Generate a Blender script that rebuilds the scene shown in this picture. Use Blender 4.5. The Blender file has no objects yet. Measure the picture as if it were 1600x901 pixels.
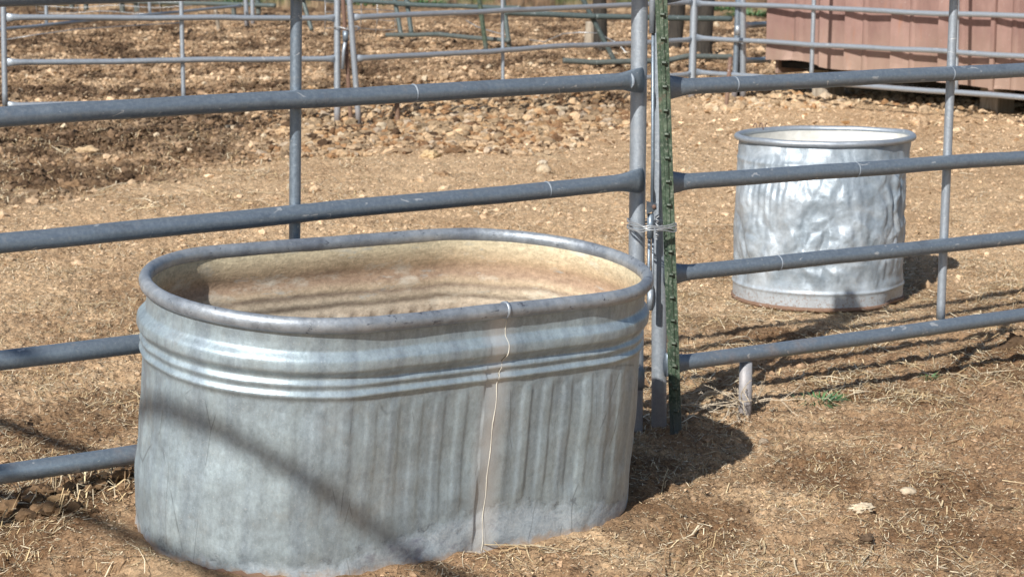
import bpy, math, random
import numpy as np
random.seed(7); RNG = np.random.default_rng(7)
PI = math.pi
sc = bpy.context.scene
C = bpy.data.collections.new('yard'); sc.collection.children.link(C)

# ------------------------------------------------------------------ camera
FP, CU, CV, CH = 3200.0, 800.0, 450.5, 1.32
PIT = math.atan(560 / FP)
FW = np.array([0, math.cos(PIT), -math.sin(PIT)]); UP = np.array([0, math.sin(PIT), math.cos(PIT)])
EYE = np.array([0, 0, CH])
def ray(u, v): return np.array([(u - CU) / FP, 0, 0]) + UP * (-(v - CV) / FP) + FW
def G(u, v, z=0.0):
    d = ray(u, v); t = (z - CH) / d[2]; return EYE + d * t
def PL(u, v, P0, dr):                      # point of a vertical plane through P0 along dr
    n = np.array([-dr[1], dr[0], 0]); d = ray(u, v); t = (n @ (P0 - EYE)) / (n @ d); return EYE + d * t
def proj(P):
    d = np.asarray(P, float) - EYE; z = d @ FW
    return CU + FP * d[..., 0] / z, CV - FP * (d @ UP) / z
def unit(v): v = np.asarray(v, float); return v / np.linalg.norm(v)

cam = bpy.data.cameras.new('camera'); co = bpy.data.objects.new('camera', cam); C.objects.link(co)
cam.sensor_width = 36; cam.lens = 72; co.location = (0, 0, CH); co.rotation_euler = (PI / 2 - PIT, 0, 0)
cam.clip_end = 1500; cam.clip_start = 0.05
cam.dof.use_dof = True; cam.dof.focus_distance = 4.6; cam.dof.aperture_fstop = 13
sc.camera = co

# ------------------------------------------------------------------ light
SAZ = unit([-0.43, -0.90, 0]); SEL = math.radians(37.5)
SDIR = np.array([SAZ[0] * math.cos(SEL), SAZ[1] * math.cos(SEL), math.sin(SEL)])     # towards the sun
w = bpy.data.worlds.new('World'); sc.world = w; w.use_nodes = True
nt = w.node_tree; bg = nt.nodes['Background']; sky = nt.nodes.new('ShaderNodeTexSky')
sky.sky_type = 'NISHITA'; sky.sun_disc = False; sky.sun_elevation = SEL
sky.sun_rotation = math.atan2(SAZ[0], SAZ[1]); sky.air_density = 1.0; sky.dust_density = 1.2
nt.links.new(sky.outputs[0], bg.inputs[0]); bg.inputs[1].default_value = 0.08
sl = bpy.data.lights.new('sun', 'SUN'); so = bpy.data.objects.new('sun', sl); C.objects.link(so)
sl.energy = 5.0; sl.angle = math.radians(0.55); sl.color = (1, 0.955, 0.88)
import mathutils
so.rotation_euler = mathutils.Vector(SDIR).to_track_quat('Z', 'Y').to_euler()
sc.view_settings.view_transform = 'Standard'; sc.view_settings.look = 'None'
sc.view_settings.exposure = 0.2; sc.view_settings.gamma = 1
sc.render.engine = 'CYCLES'

# ------------------------------------------------------------------ noise
def _h(ix, iy, s):
    with np.errstate(over='ignore'):
        h = (ix.astype(np.int64) * 374761393 + iy.astype(np.int64) * 668265263 + s * 974634777) & 0xffffffff
        h = ((h ^ (h >> 13)) * 1274126177) & 0xffffffff
        h = (h ^ (h >> 16)) & 0xffffffff
    return h
def pn(x, y, s=0):
    xi = np.floor(x); yi = np.floor(y); fx = x - xi; fy = y - yi
    def g(dx, dy):
        a = _h(xi + dx, yi + dy, s) * (2 * PI / 4294967296.0)
        return np.cos(a) * (fx - dx) + np.sin(a) * (fy - dy)
    ux = fx * fx * fx * (fx * (fx * 6 - 15) + 10); uy = fy * fy * fy * (fy * (fy * 6 - 15) + 10)
    a = g(0, 0) * (1 - ux) + g(1, 0) * ux; b = g(0, 1) * (1 - ux) + g(1, 1) * ux
    return (a * (1 - uy) + b * uy) * 1.5
def fbm(x, y, s=0, o=4, r=0.5):
    t = 0; a = 1; k = 1
    for i in range(o): t = t + a * pn(x * k + 3.1 * i, y * k - 1.7 * i, s + i); a *= r; k *= 2.03
    return t
def worley(x, y, s=0):
    xi = np.floor(x); yi = np.floor(y); f1 = np.full(np.shape(x), 9.); f2 = f1.copy()
    for dx in (-1, 0, 1):
        for dy in (-1, 0, 1):
            a = _h(xi + dx, yi + dy, s) / 4294967296.0; b = _h(xi + dx, yi + dy, s + 77) / 4294967296.0
            d = np.hypot(xi + dx + a - x, yi + dy + b - y); f2 = np.minimum(f2, np.maximum(f1, d)); f1 = np.minimum(f1, d)
    return f1, f2
def sst(a, b, x):
    t = np.clip((x - a) / (b - a), 0, 1); return t * t * (3 - 2 * t)

# ------------------------------------------------------------------ ground functions
TP = dict(x=-0.2778, y=4.506, yaw=0.6485, L=0.5657, R=0.3322, H=0.5604, tx=0.0688, ty=0.0843, zb=0.0261)
KT = .978                                  # the tank stands a touch nearer and smaller
TP.update(x=TP['x'] * KT, y=TP['y'] * KT, L=TP['L'] * KT, R=TP['R'] * KT, H=TP['H'] * KT, zb=CH - (CH - TP['zb']) * KT)
TM = (mathutils.Matrix.Rotation(TP['ty'], 3, 'Y') @ mathutils.Matrix.Rotation(TP['tx'], 3, 'X') @ mathutils.Matrix.Rotation(TP['yaw'], 3, 'Z'))
TMn = np.array(TM)
TO = np.array([TP['x'], TP['y'], TP['zb']])
def zones(x, y):
    yy = np.maximum(y, 1.0)
    u, v = proj(np.stack([x, yy, 0 * x], -1))
    n1 = fbm(x * 0.9, y * 0.5, 11, 3) ; n2 = fbm(x * 2.3, y * 1.6, 23, 3)
    vb = np.interp(u, [-400, 0, 250, 450, 700, 900, 1000, 1060, 1300, 1600, 2000], [350, 335, 300, 245, 235, 225, 190, 150, 158, 190, 220])
    vv = v + n1 * 22 + n2 * 14
    churn = sst(6, -30, vv - vb)
    pale = sst(420, 520, u + n2 * 60) * sst(1010, 900, u + n1 * 60) * sst(140, 165, vv) * churn
    pale = np.maximum(pale, 0.8 * sst(1080, 1160, u) * sst(125, 140, v) * sst(185, 165, vv))
    dark = sst(-0.10, 0.35, n1 + 0.55 * n2 + 0.25 * np.interp(u, [0, 400, 1000, 1100], [1.1, .4, .2, -.5]) - .15) * churn * (1 - pale)
    dark = np.maximum(dark, 0.85 * sst(118, 128, vv) * sst(178, 158, vv) * sst(1040, 960, u) * sst(380, 480, u) * (1 - .7 * pale))
    dark = np.maximum(dark, 0.8 * sst(165, 180, vv) * sst(235, 212, vv) * sst(420, 340, u))
    damp = sst(0.0, 0.5, n2 + 0.4 * n1 + 0.5 * sst(560, 700, v) * sst(260, 120, u) - .02) * sst(380, 560, v)
    fore = sst(420, 560, v + 30 * n1)
    return u, v, churn, pale, dark, damp, fore
def gh(x, y):
    x = np.asarray(x, float); y = np.asarray(y, float)
    u, v, churn, pale, dark, damp, fore = zones(x, y)
    z = 0.02 * pn(x * 0.5, y * 0.5, 1) * sst(0, 1, churn + .3)
    z += 0.007 * fbm(x * 5, y * 5, 3, 3)
    rg = 1 - np.abs(fbm(x * 6.5, y * 6.5, 5, 4, .55))
    z += churn * (0.080 * (rg - 1.15) + 0.035 * pn(x * 1.7, y * 1.7, 7))
    z += (1 - churn) * (0.009 * fbm(x * 19, y * 19, 9, 3, .6)) + .006 * np.abs(pn(x * 31, y * 31, 17)) + (.012 * np.abs(fbm(x * 15, y * 12, 19, 3, .6))) * (.3 + churn)
    z += pale * 0.012
    # hoof prints and crumbs near the camera
    q = fbm(x * 9, y * 9, 31, 2); z -= fore * 0.014 * sst(.35, .7, q)
    near = sst(12, 8, y) * sst(1, 3, y)
    z += near * (0.0045 * fbm(x * 48, y * 48, 33, 2, .6) + 0.004 * sst(.2, .6, pn(x * 27, y * 27, 35)))
    # dung heap at left
    hp = G(80, 820); r = np.hypot(x - hp[0], y - hp[1]); z += sst(.2, .02, r) * (0.022 + .03 * np.abs(fbm(x * 22, y * 22, 41, 3)))
    # ground follows the tilted tank where it stands
    n = TMn[:, 2]; pz = TO[2] - (n[0] * (x - TO[0]) + n[1] * (y - TO[1])) / n[2]
    ax = TMn[:2, 0]; ax = ax / np.linalg.norm(ax)
    s = (x - TO[0]) * ax[0] + (y - TO[1]) * ax[1]; t = -(x - TO[0]) * ax[1] + (y - TO[1]) * ax[0]
    d = np.hypot(np.maximum(np.abs(s) - TP['L'] / 2, 0), t) - TP['R']
    wt = sst(0.42, 0.03, d)
    z = z * (1 - wt) + wt * (pz + 0.002 + z * sst(-.02, .12, d) * 1.0)
    r2 = np.hypot(x - 1.115, y - 7.36); k2 = sst(.75, .38, r2); z = z * (1 - k2) + k2 * (-.006 + .35 * z)
    z += 0.010 * sst(.09, .0, np.abs(d - .012)) * (0.6 + 1.2 * fbm(x * 14, y * 14, 51, 3))
    return z
def gz(P): return float(gh(np.array([P[0]]), np.array([P[1]]))[0])

# ------------------------------------------------------------------ materials
def new_mat(name):
    m = bpy.data.materials.new(name); m.use_nodes = True
    return m, m.node_tree, m.node_tree.nodes['Principled BSDF']
def N(t, kind, **kw):
    n = t.nodes.new(kind)
    for k, v in kw.items():
        if k in n.inputs: n.inputs[k].default_value = v
        else: setattr(n, k, v)
    return n
def noise(t, vec, scale, detail=4, rough=.55, dist=0, out=0):
    n = N(t, 'ShaderNodeTexNoise'); n.inputs['Scale'].default_value = scale; n.inputs['Detail'].default_value = detail
    n.inputs['Roughness'].default_value = rough; n.inputs['Distortion'].default_value = dist
    if vec is not None: t.links.new(vec, n.inputs['Vector'])
    return n.outputs[out]
def ramp(t, fac, stops, interp='LINEAR'):
    r = t.nodes.new('ShaderNodeValToRGB'); r.color_ramp.interpolation = interp
    e = r.color_ramp.elements
    while len(e) < len(stops): e.new(0.5)
    for i, (p, c) in enumerate(stops):
        e[i].position = p; e[i].color = (c, c, c, 1) if isinstance(c, (int, float)) else (*c, 1)
    t.links.new(fac, r.inputs[0]); return r.outputs[0]
def mix(t, fac, a, b, bt='MIX'):
    m = t.nodes.new('ShaderNodeMix'); m.data_type = 'RGBA'; m.blend_type = bt
    for s, i in ((fac, 0), (a, 6), (b, 7)):
        if isinstance(s, (int, float)): m.inputs[i].default_value = s if i == 0 else (s, s, s, 1)
        elif isinstance(s, tuple): m.inputs[i].default_value = (*s, 1)
        else: t.links.new(s, m.inputs[i])
    return m.outputs[2]
def mth(t, op, a, b=0.0, c=0.0):
    m = t.nodes.new('ShaderNodeMath'); m.operation = op
    for s, i in ((a, 0), (b, 1), (c, 2)):
        if isinstance(s, (int, float)): m.inputs[i].default_value = s
        else: t.links.new(s, m.inputs[i])
    return m.outputs[0]
def mapping(t, vec, scale=(1, 1, 1), loc=(0, 0, 0), rot=(0, 0, 0)):
    m = t.nodes.new('ShaderNodeMapping'); t.links.new(vec, m.inputs[0])
    m.inputs['Scale'].default_value = scale; m.inputs['Location'].default_value = loc; m.inputs['Rotation'].default_value = rot
    return m.outputs[0]
def bump(t, b, h, strength=.3, dist=.002, prev=None):
    n = t.nodes.new('ShaderNodeBump'); n.inputs['Strength'].default_value = strength; n.inputs['Distance'].default_value = dist
    t.links.new(h, n.inputs['Height'])
    if prev is not None: t.links.new(prev, n.inputs['Normal'])
    t.links.new(n.outputs[0], b.inputs['Normal']); return n.outputs[0]
def lk(t, a, b): t.links.new(a, b)

def pipe_mat(name, base=(.20, .25, .31), light=(.36, .42, .48), dark=(.13, .16, .20), rust=.5, metal=.55, rough=.42, green=None):
    m, t, b = new_mat(name)
    geo = N(t, 'ShaderNodeNewGeometry'); P = geo.outputs['Position']
    n1 = noise(t, P, 9, 5, .6); n2 = noise(t, P, 120, 5, .7); n3 = noise(t, P, 420, 2, .5)
    c = ramp(t, n1, [(.22, dark), (.42, base), (.66, base), (.9, light)])
    c = mix(t, ramp(t, n2, [(.42, 0.), (.75, .55)]), c, light)
    c = mix(t, ramp(t, n3, [(.3, .35), (.5, 0.)]), c, dark)
    # scuffs: thin pale marks
    sm = noise(t, mapping(t, P, (14, 14, 30), (3, 1, 2)), 1.6, 4, .6, .9)
    sc_ = ramp(t, sm, [(.665, 0.), (.685, .7), (.76, .6), (.78, 0.)])
    c = mix(t, sc_, c, (.66, .68, .69))
    # splashes of dried mud and rust near the ground
    sp = N(t, 'ShaderNodeSeparateXYZ'); lk(t, P, sp.inputs[0])
    zz = mth(t, 'ADD', sp.outputs[2], mth(t, 'MULTIPLY', mth(t, 'SUBTRACT', n1, .5), .35))
    low = ramp(t, zz, [(.0, 1.), (.11, .85), (.17, 0.)])
    rc = mix(t, n2, (.13, .075, .045), (.30, .19, .12))
    c = mix(t, mth(t, 'MULTIPLY', low, rust), c, rc)
    dust = ramp(t, noise(t, P, 30, 6, .7), [(.58, 0.), (.8, .4)])
    c = mix(t, dust, c, (.36, .31, .26))
    lk(t, c, b.inputs['Base Color'])
    lk(t, mth(t, 'MULTIPLY', ramp(t, low, [(0., 1.), (1., .1)]), metal), b.inputs['Metallic'])
    lk(t, ramp(t, n2, [(.3, rough - .08), (.7, rough + .14)]), b.inputs['Roughness'])
    bump(t, b, n3, .25, .0015)
    return m
M_PIPE = pipe_mat('weathered_pipe')
M_PIPE2 = pipe_mat('weathered_pipe_pale', (.36, .41, .47), (.56, .60, .65), (.24, .28, .33), rough=.46)
M_RUST = pipe_mat('rusty_steel', (.17, .10, .075), (.30, .20, .15), (.08, .05, .04), metal=.1, rough=.75)
M_DKGREEN = pipe_mat('dull_green_pipe', (.075, .105, .105), (.20, .235, .235), (.035, .05, .05), metal=.1, rough=.5, rust=.12)
def tpost_mat():
    m, t, b = new_mat('green_post_paint')
    P = N(t, 'ShaderNodeNewGeometry').outputs['Position']
    n1 = noise(t, P, 35, 5, .65); n2 = noise(t, P, 160, 3, .6)
    c = ramp(t, n1, [(.3, (.024, .038, .026)), (.5, (.045, .075, .048)), (.72, (.11, .145, .10))])
    c = mix(t, ramp(t, n2, [(.52, 0.), (.66, .8)]), c, (.20, .22, .18))
    c = mix(t, ramp(t, noise(t, P, 22, 5, .7), [(.6, 0.), (.68, .8)]), c, (.12, .08, .06))
    sp = N(t, 'ShaderNodeSeparateXYZ'); lk(t, P, sp.inputs[0])
    c = mix(t, ramp(t, sp.outputs[2], [(.02, .8), (.10, 0.)]), c, (.10, .11, .11))
    lk(t, c, b.inputs['Base Color']); b.inputs['Roughness'].default_value = .42
    bump(t, b, n2, .3, .001); return m
M_TPOST = tpost_mat()
def flat_mat(name, a, b_, scale=20, rough=.8, metal=0, bs=.3, stretch=(1, 1, 1)):
    m, t, b = new_mat(name); P = N(t, 'ShaderNodeNewGeometry').outputs['Position']
    n = noise(t, mapping(t, P, stretch), scale, 6, .65)
    lk(t, ramp(t, n, [(.3, a), (.7, b_)]), b.inputs['Base Color'])
    b.inputs['Roughness'].default_value = rough; b.inputs['Metallic'].default_value = metal
    bump(t, b, n, bs, .01); return m
M_WIRE = flat_mat('galvanized_wire', (.35, .38, .41), (.62, .64, .66), 60, .4, .6)
M_WOOD = flat_mat('old_dark_wood', (.012, .011, .010), (.06, .05, .04), 9, .85, 0, .8, (6, 6, .7))
M_WOODP = flat_mat('weathered_pale_wood', (.22, .18, .14), (.46, .40, .32), 9, .85, 0, .6, (6, 6, .7))
M_TWIG = flat_mat('bleached_dry_stem', (.42, .34, .24), (.72, .63, .50), 40, .8)
M_BLACK = flat_mat('dark_underside', (.012, .010, .009), (.03, .025, .02), 5, .9)

def vcol_mat(name, rough=.9, extra=.35, sc=140, spec=.2):
    m, t, b = new_mat(name)
    a = N(t, 'ShaderNodeVertexColor'); a.layer_name = 'Col'
    P = N(t, 'ShaderNodeNewGeometry').outputs['Position']
    n = noise(t, P, sc, 4, .65)
    c = mix(t, extra, a.outputs[0], ramp(t, n, [(.25, .25), (.5, .95), (.75, 1.6)]), 'MULTIPLY')
    lk(t, c, b.inputs['Base Color']); b.inputs['Roughness'].default_value = rough
    b.inputs['Specular IOR Level'].default_value = spec
    bump(t, b, n, .5, .004); return m
M_CLOD = vcol_mat('dry_clod', .95, .6, 70)
M_STRAW = vcol_mat('straw_blades', .7, .3, 60, .35)
M_LEAF = vcol_mat('green_blades', .6, .3, 60, .4)

def ground_mat():
    m, t, b = new_mat('trampled_earth')
    a = N(t, 'ShaderNodeVertexColor'); a.layer_name = 'Col'
    P = N(t, 'ShaderNodeNewGeometry').outputs['Position']
    n0 = noise(t, P, 6, 6, .7); n1 = noise(t, P, 38, 7, .75, .3); n2 = noise(t, P, 170, 5, .75, .5)
    n3 = noise(t, mapping(t, P, (1, 3.2, 1), rot=(0, 0, .5)), 120, 4, .7, 1.2)
    n4 = noise(t, mapping(t, P, (3.2, 1, 1), rot=(0, 0, .3)), 110, 4, .7, 1.2)
    c = a.outputs[0]
    c = mix(t, .85, c, ramp(t, n1, [(.28, (.30, .27, .24)), (.42, (.78, .75, .72)), (.55, (1.02, 1.02, 1.0)), (.75, (1.45, 1.42, 1.36))]), 'MULTIPLY')
    c = mix(t, .85, c, ramp(t, n2, [(.32, (.42, .36, .31)), (.47, (1.05, 1.02, .98)), (.66, (1.6, 1.55, 1.47))]), 'MULTIPLY')
    c = mix(t, .5, c, ramp(t, n0, [(.3, (.66, .60, .55)), (.5, 1.), (.7, (1.25, 1.24, 1.2))]), 'MULTIPLY')
    fib = mth(t, 'MAXIMUM', n3, n4)
    c = mix(t, ramp(t, fib, [(.60, 0.), (.68, .55)]), c, (.56, .45, .30))
    c = mix(t, ramp(t, noise(t, P, 420, 2, .6), [(.66, 0.), (.72, .6)]), c, (.62, .56, .46))
    lk(t, c, b.inputs['Base Color']); b.inputs['Roughness'].default_value = .96
    b.inputs['Specular IOR Level'].default_value = .12
    h = mth(t, 'ADD', n2, mth(t, 'ADD', mth(t, 'MULTIPLY', n1, 2.2), mth(t, 'MULTIPLY', fib, .8)))
    bump(t, b, h, .8, .012)
    return m
M_GROUND = ground_mat()

# ------------------------------------------------------------------ mesh helpers
class MB:
    def __init__(s): s.V = []; s.F = []; s.n = 0; s.smooth = []; s.mi = []
    def add(s, V, F, smooth=True, mi=0):
        V = np.asarray(V, float); s.V.append(V); s.F += [tuple(int(i) + s.n for i in f) for f in F]; s.n += len(V)
        s.smooth += [smooth] * len(F); s.mi += [mi] * len(F); return s
    def tube(s, pts, r, seg=14, caps=True, rv=None, ref=None):
        pts = np.asarray(pts, float); k = len(pts); r = np.broadcast_to(np.asarray(r, float), (k,))
        rv = r if rv is None else np.broadcast_to(np.asarray(rv, float), (k,))
        T = np.gradient(pts, axis=0) if k > 2 else np.repeat([pts[1] - pts[0]], 2, 0)
        T /= np.linalg.norm(T, axis=1)[:, None]
        a = np.linspace(0, 2 * PI, seg, endpoint=False); V = []
        rf = np.array(ref if ref is not None else ([0, 0, 1] if abs(T[0][2]) < .9 else [1, 0, 0]), float)
        for i in range(k):
            A = np.cross(T[i], rf); A /= np.linalg.norm(A); B = np.cross(A, T[i])
            V.append(pts[i] + r[i] * np.cos(a)[:, None] * A + rv[i] * np.sin(a)[:, None] * B)
        F = [(i * seg + j, i * seg + (j + 1) % seg, (i + 1) * seg + (j + 1) % seg, (i + 1) * seg + j) for i in range(k - 1) for j in range(seg)]
        if caps: F.append(tuple(range(seg))[::-1]); F.append(tuple((k - 1) * seg + j for j in range(seg)))
        return s.add(np.concatenate(V), F)
    def box(s, c, size, ax=(1, 0, 0), up=(0, 0, 1), bev=0.0):
        ax = unit(ax); up = unit(up); sd = unit(np.cross(up, ax)); up = np.cross(ax, sd)
        V = [np.asarray(c) + ax * i * size[0] / 2 + sd * j * size[1] / 2 + up * k * size[2] / 2 for i in (-1, 1) for j in (-1, 1) for k in (-1, 1)]
        F = [(0, 1, 3, 2), (4, 6, 7, 5), (0, 4, 5, 1), (2, 3, 7, 6), (0, 2, 6, 4), (1, 5, 7, 3)]
        return s.add(V, F, False)
    def build(s, name, mat, parent=None, origin=(0, 0, 0), col=None, bevel=0):
        me = bpy.data.meshes.new(name); V = np.concatenate(s.V) - np.asarray(origin, float)
        me.from_pydata(V.tolist(), [], s.F)
        mats = mat if isinstance(mat, (list, tuple)) else [mat]
        for m_ in mats: me.materials.append(m_)
        me.polygons.foreach_set('use_smooth', s.smooth); me.polygons.foreach_set('material_index', s.mi)
        if col is not None:
            at = me.color_attributes.new('Col', 'FLOAT_COLOR', 'POINT'); c = np.ones((len(V), 4), np.float32); c[:, :3] = col
            at.data.foreach_set('color', c.ravel())
        me.update(); o = bpy.data.objects.new(name, me); C.objects.link(o)
        if parent is not None: o.parent = parent
        else: o.location = origin
        if bevel:
            bv = o.modifiers.new('bevel', 'BEVEL'); bv.width = bevel; bv.segments = 2; bv.limit_method = 'ANGLE'
        return o
def fastmesh(name, V, F, mat, col=None, smooth=False, origin=(0, 0, 0)):
    """V (n,3), F (m,k) arrays"""
    me = bpy.data.meshes.new(name); V = np.asarray(V, np.float32) - np.asarray(origin, np.float32); F = np.asarray(F, np.int32); m, k = F.shape
    me.vertices.add(len(V)); me.vertices.foreach_set('co', V.ravel())
    me.loops.add(m * k); me.loops.foreach_set('vertex_index', F.ravel())
    me.polygons.add(m); me.polygons.foreach_set('loop_start', np.arange(0, m * k, k, dtype=np.int32))
    me.polygons.foreach_set('use_smooth', np.full(m, smooth))
    me.update(calc_edges=True); me.materials.append(mat)
    if col is not None:
        at = me.color_attributes.new('Col', 'FLOAT_COLOR', 'POINT'); c = np.ones((len(V), 4), np.float32); c[:, :3] = col
        at.data.foreach_set('color', c.ravel())
    o = bpy.data.objects.new(name, me); C.objects.link(o); o.location = origin; return o
def tag(o, label=None, cat=None, group=None, kind=None):
    if label: o['label'] = label
    if cat: o['category'] = cat
    if group: o['group'] = group
    if kind: o['kind'] = kind
    return o
def empty(name, loc, label, cat, group=None):
    o = bpy.data.objects.new(name, None); C.objects.link(o); o.location = tuple(loc); o.empty_display_size = .1
    return tag(o, label, cat, group)

# ------------------------------------------------------------------ ground sheet
def gcol(x, y):
    u, v, churn, pale, dark, damp, fore = zones(x, y)
    sand = np.array([.68, .505, .335]); litter = np.array([.40, .265, .165]); brown = np.array([.27, .175, .105]); dk = np.array([.085, .052, .032]); pl = np.array([.52, .38, .24]); dmp = np.array([.19, .11, .06])
    n = fbm(x * 1.3, y * .9, 71, 4, .6)[:, None]; nn = fbm(x * 6, y * 6, 73, 3, .6)[:, None]
    L = lambda a, b, t: a * (1 - t) + b * t
    c = np.repeat(sand[None], len(x), 0)
    c = L(c, litter, np.clip(sst(380, 640, v)[:, None] * .75 + .8 * n + .5 * nn, 0, 1) * sst(330, 480, v)[:, None])
    c = L(c, np.array([.52, .365, .23]), np.clip(.25 + .6 * n + .3 * nn, 0, .8) * (1 - fore)[:, None])
    c = L(c, L(brown, sand, np.clip(.22 + .6 * nn + .6 * n, 0, 1)), churn[:, None] * .92)
    c = L(c, pl, pale[:, None] * .8)
    c = L(c, dk, dark[:, None] * np.clip(.75 + .6 * nn, .2, 1))
    c = L(c, dmp, damp[:, None] * .75)
    hp = G(80, 820); r = np.hypot(x - hp[0], y - hp[1])[:, None]; c = L(c, dk, sst(.24, .06, r + .05 * nn))
    # damp rim of earth round the trough foot
    far = (sst(16, 4, v + 8 * n[:, 0]) * sst(-.1, .3, n[:, 0]))[:, None]; c = L(c, np.array([.10, .14, .05]), far * .8)
    return c
def build_ground():
    ui = np.linspace(-.275, .275, 1050)
    uo = np.concatenate([[.3, .34, .4, .5, .65, .9, 1.3, 2, 3.2, 5, 9, 16, 30]])
    U = np.concatenate([-uo[::-1], ui, uo])
    ys = [3.9]
    while ys[-1] < 36: ys.append(ys[-1] + max(0.0042, ys[-1] ** 2 / 5600.))
    while ys[-1] < 900: ys.append(ys[-1] * 1.12)
    yn = [3.9]; st = .012
    while yn[-1] > -60: yn.append(yn[-1] - st); st *= 1.14
    Y = np.array(yn[1:][::-1] + ys)
    W = np.maximum(Y, 3.2); X = U[None, :] * W[:, None]; YY = np.repeat(Y[:, None], len(U), 1)
    x = X.ravel(); y = YY.ravel()
    z = gh(x, y)
    lim = (np.abs(x) > 60) | (y > 60) | (y < -20); z[lim] = 0
    c = gcol(x, y)
    i = np.arange(len(Y) - 1)[:, None] * len(U) + np.arange(len(U) - 1)[None]
    F = np.stack([i, i + 1, i + 1 + len(U), i + len(U)], -1).reshape(-1, 4)
    o = fastmesh('ground', np.stack([x, y, z], -1), F, M_GROUND, c, True); o['kind'] = 'structure'
build_ground()

# ------------------------------------------------------------------ clods and straw
def ico(sub):
    import bmesh
    bm = bmesh.new(); bmesh.ops.create_icosphere(bm, subdivisions=sub, radius=1); bm.verts.ensure_lookup_table()
    V = np.array([v.co for v in bm.verts]); F = np.array([[v.index for v in f.verts] for f in bm.faces]); bm.free(); return V, F
I1, I2 = ico(1), ico(2)
def scatter_px(n, ur, vr, accept=None, power=1.0):
    """random ground points, chosen evenly over a stretch of ground between two picture heights"""
    u = RNG.uniform(*ur, n); d0, d1 = FP * CH / (vr[1] + 110), FP * CH / (vr[0] + 110)
    d = (RNG.uniform(0, 1, n) * (d1 ** power - d0 ** power) + d0 ** power) ** (1 / power)
    x = (u - CU) / FP * d * 1.0; y = d - 0.0
    k = np.ones(n, bool)
    if accept is not None: k = accept(x, y, u) > RNG.uniform(0, 1, n)
    return x[k], y[k]
def in_tank(x, y, m=0.0):
    ax = TMn[:2, 0]; ax = ax / np.linalg.norm(ax)
    s = (x - TO[0]) * ax[0] + (y - TO[1]) * ax[1]; t = -(x - TO[0]) * ax[1] + (y - TO[1]) * ax[0]
    return np.hypot(np.maximum(np.abs(s) - TP['L'] / 2, 0), t) - TP['R'] < m
def clods(name, x, y, r, col, base, sink=.25):
    V0, F0 = base; n = len(x); z = gh(x, y)
    a = RNG.uniform(0, 2 * PI, n); sx = RNG.uniform(.75, 1.35, n); sy = RNG.uniform(.7, 1.15, n); szz = RNG.uniform(.5, .9, n)
    V = V0[None] * (1 + RNG.normal(0, .17, (n, len(V0), 1)))
    V = V * np.stack([sx, sy, szz], -1)[:, None] * r[:, None, None]
    ca, sa = np.cos(a)[:, None], np.sin(a)[:, None]
    X = V[..., 0] * ca - V[..., 1] * sa + x[:, None]; Y = V[..., 0] * sa + V[..., 1] * ca + y[:, None]
    Z = V[..., 2] + (z + r * szz * (1 - 2 * sink))[:, None]
    P = np.stack([X, Y, Z], -1).reshape(-1, 3)
    F = (F0[None] + (np.arange(n) * len(V0))[:, None, None]).reshape(-1, 3)
    cc = np.repeat(col, len(V0), 0)
    return P, F, cc
def clod_cols(n, pale=.5):
    pal = np.array([[.60, .47, .32], [.50, .36, .22], [.36, .23, .13], [.22, .14, .085], [.11, .075, .05], [.50, .44, .36]])
    w = np.array([pale * 1.3, pale, .6, .55 * (1.2 - pale), .5 * (1.1 - pale), pale * .5]); w /= w.sum()
    return pal[RNG.choice(6, n, p=w)] * RNG.uniform(.8, 1.2, (n, 1))
Ps = []; Fs = []; Cs = []; off = 0
def push(P, F, c):
    global off
    Ps.append(P); Fs.append(F + off); Cs.append(c); off += len(P)
zf = lambda k: (lambda x, y, u: zones(x, y)[k])
def near_col(x, y, lo=.6, hi=1.3, pale=.06):
    n = len(x); c = gcol(x, y) * RNG.uniform(lo, hi, (n, 1)); k = RNG.uniform(0, 1, n) < pale
    c[k] = np.array([.60, .49, .35]) * RNG.uniform(.8, 1.1, (k.sum(), 1)); return c
def pile_col(x, y, mixp=.5, pale=.7):
    n = len(x); k = RNG.uniform(0, 1, (n, 1)) < mixp; return np.where(k, clod_cols(n, pale) * [.95, .86, .78], near_col(x, y, .5, 1.1))
x, y = scatter_px(52000, (380, 1060), (130, 245), zf(3)); r = RNG.gamma(4, .0042, len(x)).clip(.006, .045); push(*clods('', x, y, r, pile_col(x, y, .6, .55) * .85, I2, .25))
x, y = scatter_px(16000, (1040, 1620), (118, 200), zf(3)); r = RNG.gamma(3.2, .005, len(x)).clip(.006, .05); push(*clods('', x, y, r, pile_col(x, y, .3, .8), I1, .35))
x, y = scatter_px(80000, (-60, 1660), (30, 340), lambda x, y, u: zones(x, y)[2] * (1 - .6 * zones(x, y)[3]), 1.2); r = RNG.gamma(2.6, .0048, len(x)).clip(.005, .045) * np.clip(y / 13, .6, 1.1)
push(*clods('', x, y, r, near_col(x, y, .55, 1.35, .015), I1, .38))
x, y = scatter_px(11000, (-60, 1660), (170, 470), None); r = RNG.gamma(.9, .0042, len(x)).clip(.002, .028); k = ~in_tank(x, y, .02); x, y, r = x[k], y[k], r[k]; push(*clods('', x, y, r, near_col(x, y, .65, 1.1, .004), I1, .42))
x, y = scatter_px(13000, (-60, 1660), (400, 960), lambda x, y, u: np.clip(.5 + fbm(x * 2, y * 2, 77, 3), .05, 1)); r = RNG.gamma(1.3, .0024, len(x)).clip(.0012, .011); k = ~in_tank(x, y, .02); x, y, r = x[k], y[k], r[k]; push(*clods('', x, y, r, near_col(x, y, .45, 1.0, .004), I1, .42))
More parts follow.
